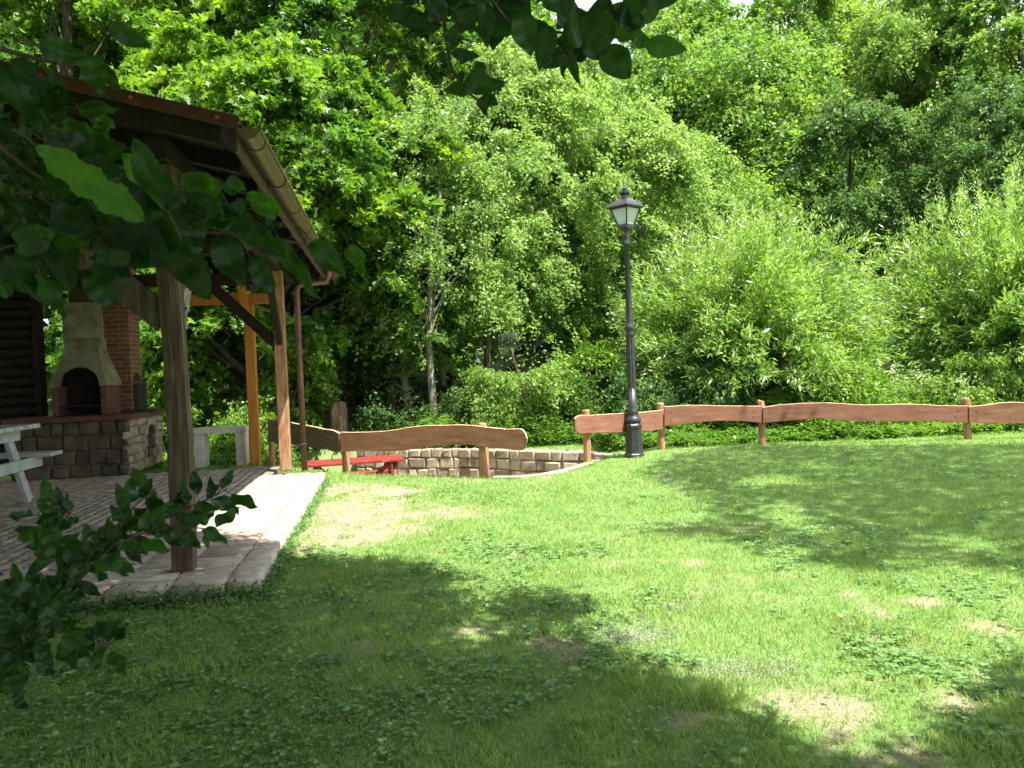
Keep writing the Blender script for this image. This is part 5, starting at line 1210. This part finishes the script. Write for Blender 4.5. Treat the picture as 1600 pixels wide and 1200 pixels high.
HL = [  # base, tip, width px, dist, tint, shape, yaw
    ((54, 226), (222, 342), 56, 1.05, .92, 'long', .1), ((192, 240), (236, 298), 40, 1.15, 1.0, 'ovate', .3), ((262, 330), (208, 214), 62, 1.1, .55, 'ovate', .3),  # high tint on the long leaf paints in sun shining through it
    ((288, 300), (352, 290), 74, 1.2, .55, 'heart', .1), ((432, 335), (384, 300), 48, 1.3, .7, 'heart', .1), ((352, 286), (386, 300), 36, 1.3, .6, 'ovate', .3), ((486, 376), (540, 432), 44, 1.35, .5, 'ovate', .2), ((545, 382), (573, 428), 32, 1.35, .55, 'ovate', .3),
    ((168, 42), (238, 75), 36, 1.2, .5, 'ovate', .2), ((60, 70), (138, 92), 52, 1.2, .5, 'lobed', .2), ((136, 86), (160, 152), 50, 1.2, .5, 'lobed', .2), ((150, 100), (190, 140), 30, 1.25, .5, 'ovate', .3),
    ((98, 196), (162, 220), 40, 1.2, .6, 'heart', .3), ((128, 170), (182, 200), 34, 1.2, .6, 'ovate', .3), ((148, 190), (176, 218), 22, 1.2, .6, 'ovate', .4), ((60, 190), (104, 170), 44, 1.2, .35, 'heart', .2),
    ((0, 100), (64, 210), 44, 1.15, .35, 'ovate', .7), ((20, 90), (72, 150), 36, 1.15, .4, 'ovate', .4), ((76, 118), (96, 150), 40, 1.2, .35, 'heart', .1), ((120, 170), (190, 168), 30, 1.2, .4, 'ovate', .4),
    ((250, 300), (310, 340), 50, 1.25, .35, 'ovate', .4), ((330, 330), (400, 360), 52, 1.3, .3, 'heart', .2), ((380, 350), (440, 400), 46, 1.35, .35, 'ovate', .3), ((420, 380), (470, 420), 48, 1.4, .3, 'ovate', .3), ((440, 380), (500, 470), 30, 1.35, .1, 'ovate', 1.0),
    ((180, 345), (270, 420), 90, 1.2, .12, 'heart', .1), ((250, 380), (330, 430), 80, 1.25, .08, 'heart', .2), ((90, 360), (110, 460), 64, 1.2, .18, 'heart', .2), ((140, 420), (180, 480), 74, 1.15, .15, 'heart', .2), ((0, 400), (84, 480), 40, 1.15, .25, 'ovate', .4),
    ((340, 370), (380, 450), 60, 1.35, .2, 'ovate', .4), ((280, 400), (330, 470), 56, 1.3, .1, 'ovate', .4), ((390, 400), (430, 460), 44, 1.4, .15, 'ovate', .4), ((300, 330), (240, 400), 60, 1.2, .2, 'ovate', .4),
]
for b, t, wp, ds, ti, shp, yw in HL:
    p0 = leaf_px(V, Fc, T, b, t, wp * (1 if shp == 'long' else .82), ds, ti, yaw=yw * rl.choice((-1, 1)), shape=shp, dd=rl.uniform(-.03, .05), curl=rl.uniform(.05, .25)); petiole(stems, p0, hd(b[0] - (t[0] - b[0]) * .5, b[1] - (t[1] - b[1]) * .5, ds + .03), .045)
MASS = [(-60, 100), (60, 120), (90, 190), (150, 230), (260, 290), (380, 325), (420, 350), (470, 380), (480, 400), (380, 420), (200, 430), (120, 420), (40, 440), (-60, 450)]
cnt = 0
while cnt < 270:
    x, y = rl.uniform(-120, 560), rl.uniform(80, 490)
    if not inpoly(np.array([x]), np.array([y]), MASS)[0]: continue
    if y < 300 and rl.random() < .45: continue
    if x > 90 and y > 350 and not (135 < x < 215 and y < 410): continue
    cnt += 1; ds = rl.uniform(1.1, 1.7); L = rl.uniform(38, 72) * 1.25 / ds; an = rl.uniform(-.5, 1.5)
    leaf_px(V, Fc, T, (x, y), (x + L * math.cos(an), y + L * math.sin(an)), L * rl.uniform(.42, .66), ds, rl.uniform(0, .45), yaw=rl.uniform(-1.0, 1.0), dd=rl.uniform(-.05, .05), shape=rl.choice(('ovate', 'heart', 'lobed')), curl=rl.uniform(0, .4))
    p0 = hd(x, y, ds); 
    if rl.random() < .5: petiole(stems, p0, hd(x - 30 * math.cos(an), y - 30 * math.sin(an), ds + .02), .05)
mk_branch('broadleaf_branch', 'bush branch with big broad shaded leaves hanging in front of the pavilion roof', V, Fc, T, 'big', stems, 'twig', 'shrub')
# (2) lower left: oval-leaved sprig
V, Fc, T = [], [], []; stems = []
st2 = Vector((-2.2, 1.2, 0))
ST = [[(-120, 1120), (0, 1010), (90, 930), (150, 860), (200, 800), (235, 770)], [(-100, 1100), (20, 1000), (120, 900), (200, 840), (270, 805), (355, 765)], [(-120, 1180), (-40, 1060), (60, 990), (110, 985), (180, 1010)], [(-100, 1000), (0, 940), (90, 870), (60, 800)], [(100, 930), (180, 850), (260, 820), (340, 828)], [(-120, 1150), (-60, 1080), (0, 1060)], [(60, 870), (110, 800), (75, 790)]]
for S3 in ST:
    ds = rl.uniform(1.6, 2.0); pts = [hd(x, y, ds + i * .03) for i, (x, y) in enumerate(S3)]
    if S3[0][0] <= -90: stems.append(([st2, st2.lerp(pts[0], .6) + Vector((-.1, 0, .05)), pts[0]], .012, .006))
    stems.append((pts, .0032, .0012))
    for i in range(len(S3) - 1):
        (x0, y0), (x1, y1) = S3[i], S3[i + 1]; n = int(math.hypot(x1 - x0, y1 - y0) / 9)
        for k in range(n):
            t = (k + rl.random()) / n; x, y = x0 + (x1 - x0) * t, y0 + (y1 - y0) * t; sd_ = rl.choice((-1, 1)); base_an = math.atan2(y1 - y0, x1 - x0)
            an = base_an + sd_ * rl.uniform(.35, 1.5); L = rl.uniform(26, 50); dq = ds + (i + t) * .03 + rl.uniform(-.05, .05); oo = rl.uniform(0, 14)
            bx_, by_ = x + oo * math.cos(an), y + oo * math.sin(an)
            leaf_px(V, Fc, T, (bx_, by_), (bx_ + L * math.cos(an), by_ + L * math.sin(an)), L * rl.uniform(.38, .52), dq, rl.uniform(.0, .75), yaw=rl.uniform(-1.0, 1.0), dd=rl.uniform(-.03, .03), serr=.02, curl=rl.uniform(0, .4))
            stems.append(([hd(x, y, dq), hd(bx_, by_, dq)], .0014, .001))
for k in range(120):
    x, y = rl.uniform(-120, 110) , rl.uniform(890, 1090); L = rl.uniform(30, 52); an = rl.uniform(-.8, 2.2); ds = rl.uniform(1.5, 2.1)
    if x > 30 and y > 1040: continue
    leaf_px(V, Fc, T, (x, y), (x + L * math.cos(an), y + L * math.sin(an)), L * .5, ds, rl.uniform(0, .4), yaw=rl.uniform(-1, 1), serr=.02)
mk_branch('oval_leaved_branch', 'low bush branch with small oval leaves rising from the lower left corner', V, Fc, T, 'small', stems, 'twig', 'shrub')
# (3) hanging plum twigs at the top centre
V, Fc, T = [], [], []; stems = []
D3 = 1.75
ST = [[(640, -260), (668, -90), (690, 0), (697, 60), (704, 105), (725, 140), (758, 165)], [(640, -260), (720, -120), (752, -20), (790, 30), (850, 48), (920, 56), (985, 60)], [(752, -20), (840, -20), (930, -10), (1000, -8)], [(600, -120), (648, -30), (655, 10)], [(850, 48), (885, 76), (900, 92)]]
stems.append(([Vector((4.3, -3.2, 2.4)), Vector((3.2, -1.6, 4.0)), Vector((1.6, .0, 4.3)), Vector((.4, 1.0, 3.5)), hd(640, -260, D3)], .05, .008))
for S3 in ST: stems.append(([hd(x, y, D3) for x, y in S3], .006, .0022))
HL = [((690, 42), (588, 14), 34), ((655, 20), (650, 60), 32), ((640, 15), (590, 20), 26), ((700, 78), (712, 38), 26), ((705, 84), (750, 88), 20), ((700, 92), (678, 88), 16), ((735, 118), (760, 100), 28), ((745, 140), (792, 128), 24), ((735, 138), (692, 140), 24), ((730, 120), (775, 145), 40), ((752, 150), (762, 182), 20), ((755, 150), (780, 164), 20), ((722, 110), (718, 128), 16),
      ((735, -10), (720, 55), 46), ((758, 0), (760, 75), 30), ((800, 0), (790, 60), 50), ((810, 20), (832, 88), 44), ((780, -20), (830, 40), 60), ((860, 40), (842, 112), 36), ((884, 78), (848, 108), 30), ((886, 80), (905, 132), 18), ((880, 78), (880, 122), 16), ((900, 74), (912, 96), 30), ((880, 50), (930, 30), 60), ((930, 55), (950, -10), 50), ((960, 60), (905, 30), 66),
      ((1000, 50), (950, 10), 60), ((945, 72), (985, 125), 52), ((1008, 68), (1075, 78), 36), ((990, 30), (1036, 0), 40), ((985, 55), (1020, 72), 26), ((960, 20), (1010, 40), 40), ((850, 10), (905, -20), 50), ((820, 40), (875, 70), 40), ((905, 60), (960, 90), 40), ((690, -10), (668, 35), 34), ((720, 20), (700, -30), 40), ((655, 0), (615, -20), 34), ((675, 10), (665, 50), 22), ((870, 60), (915, 88), 30), ((930, 20), (900, 70), 36), ((780, 30), (770, 80), 30), ((990, 10), (970, 50), 40)]
for b, t, wp in HL:
    p0 = leaf_px(V, Fc, T, b, t, wp * .95, D3 + rl.uniform(-.12, .12), rl.uniform(.0, .5) if b[0] < 985 else .9, yaw=rl.uniform(-.5, .5), dd=rl.uniform(-.03, .03), serr=.02, curl=rl.uniform(.05, .35))
for k in range(26):
    x, y = rl.uniform(690, 1010), rl.uniform(-80, 10); L = rl.uniform(40, 66); an = rl.uniform(0, 3.1)
    if y + L > 60 + 20: L *= .7
    leaf_px(V, Fc, T, (x, y), (x + L * math.cos(an), y + L * math.sin(an)), L * .6, D3 + rl.uniform(-.15, .2), rl.uniform(0, .35), yaw=rl.uniform(-.8, .8), serr=.02)
mk_branch('', '', V, Fc, T, 'small', stems, 'twig', 'tree', parent=plum)
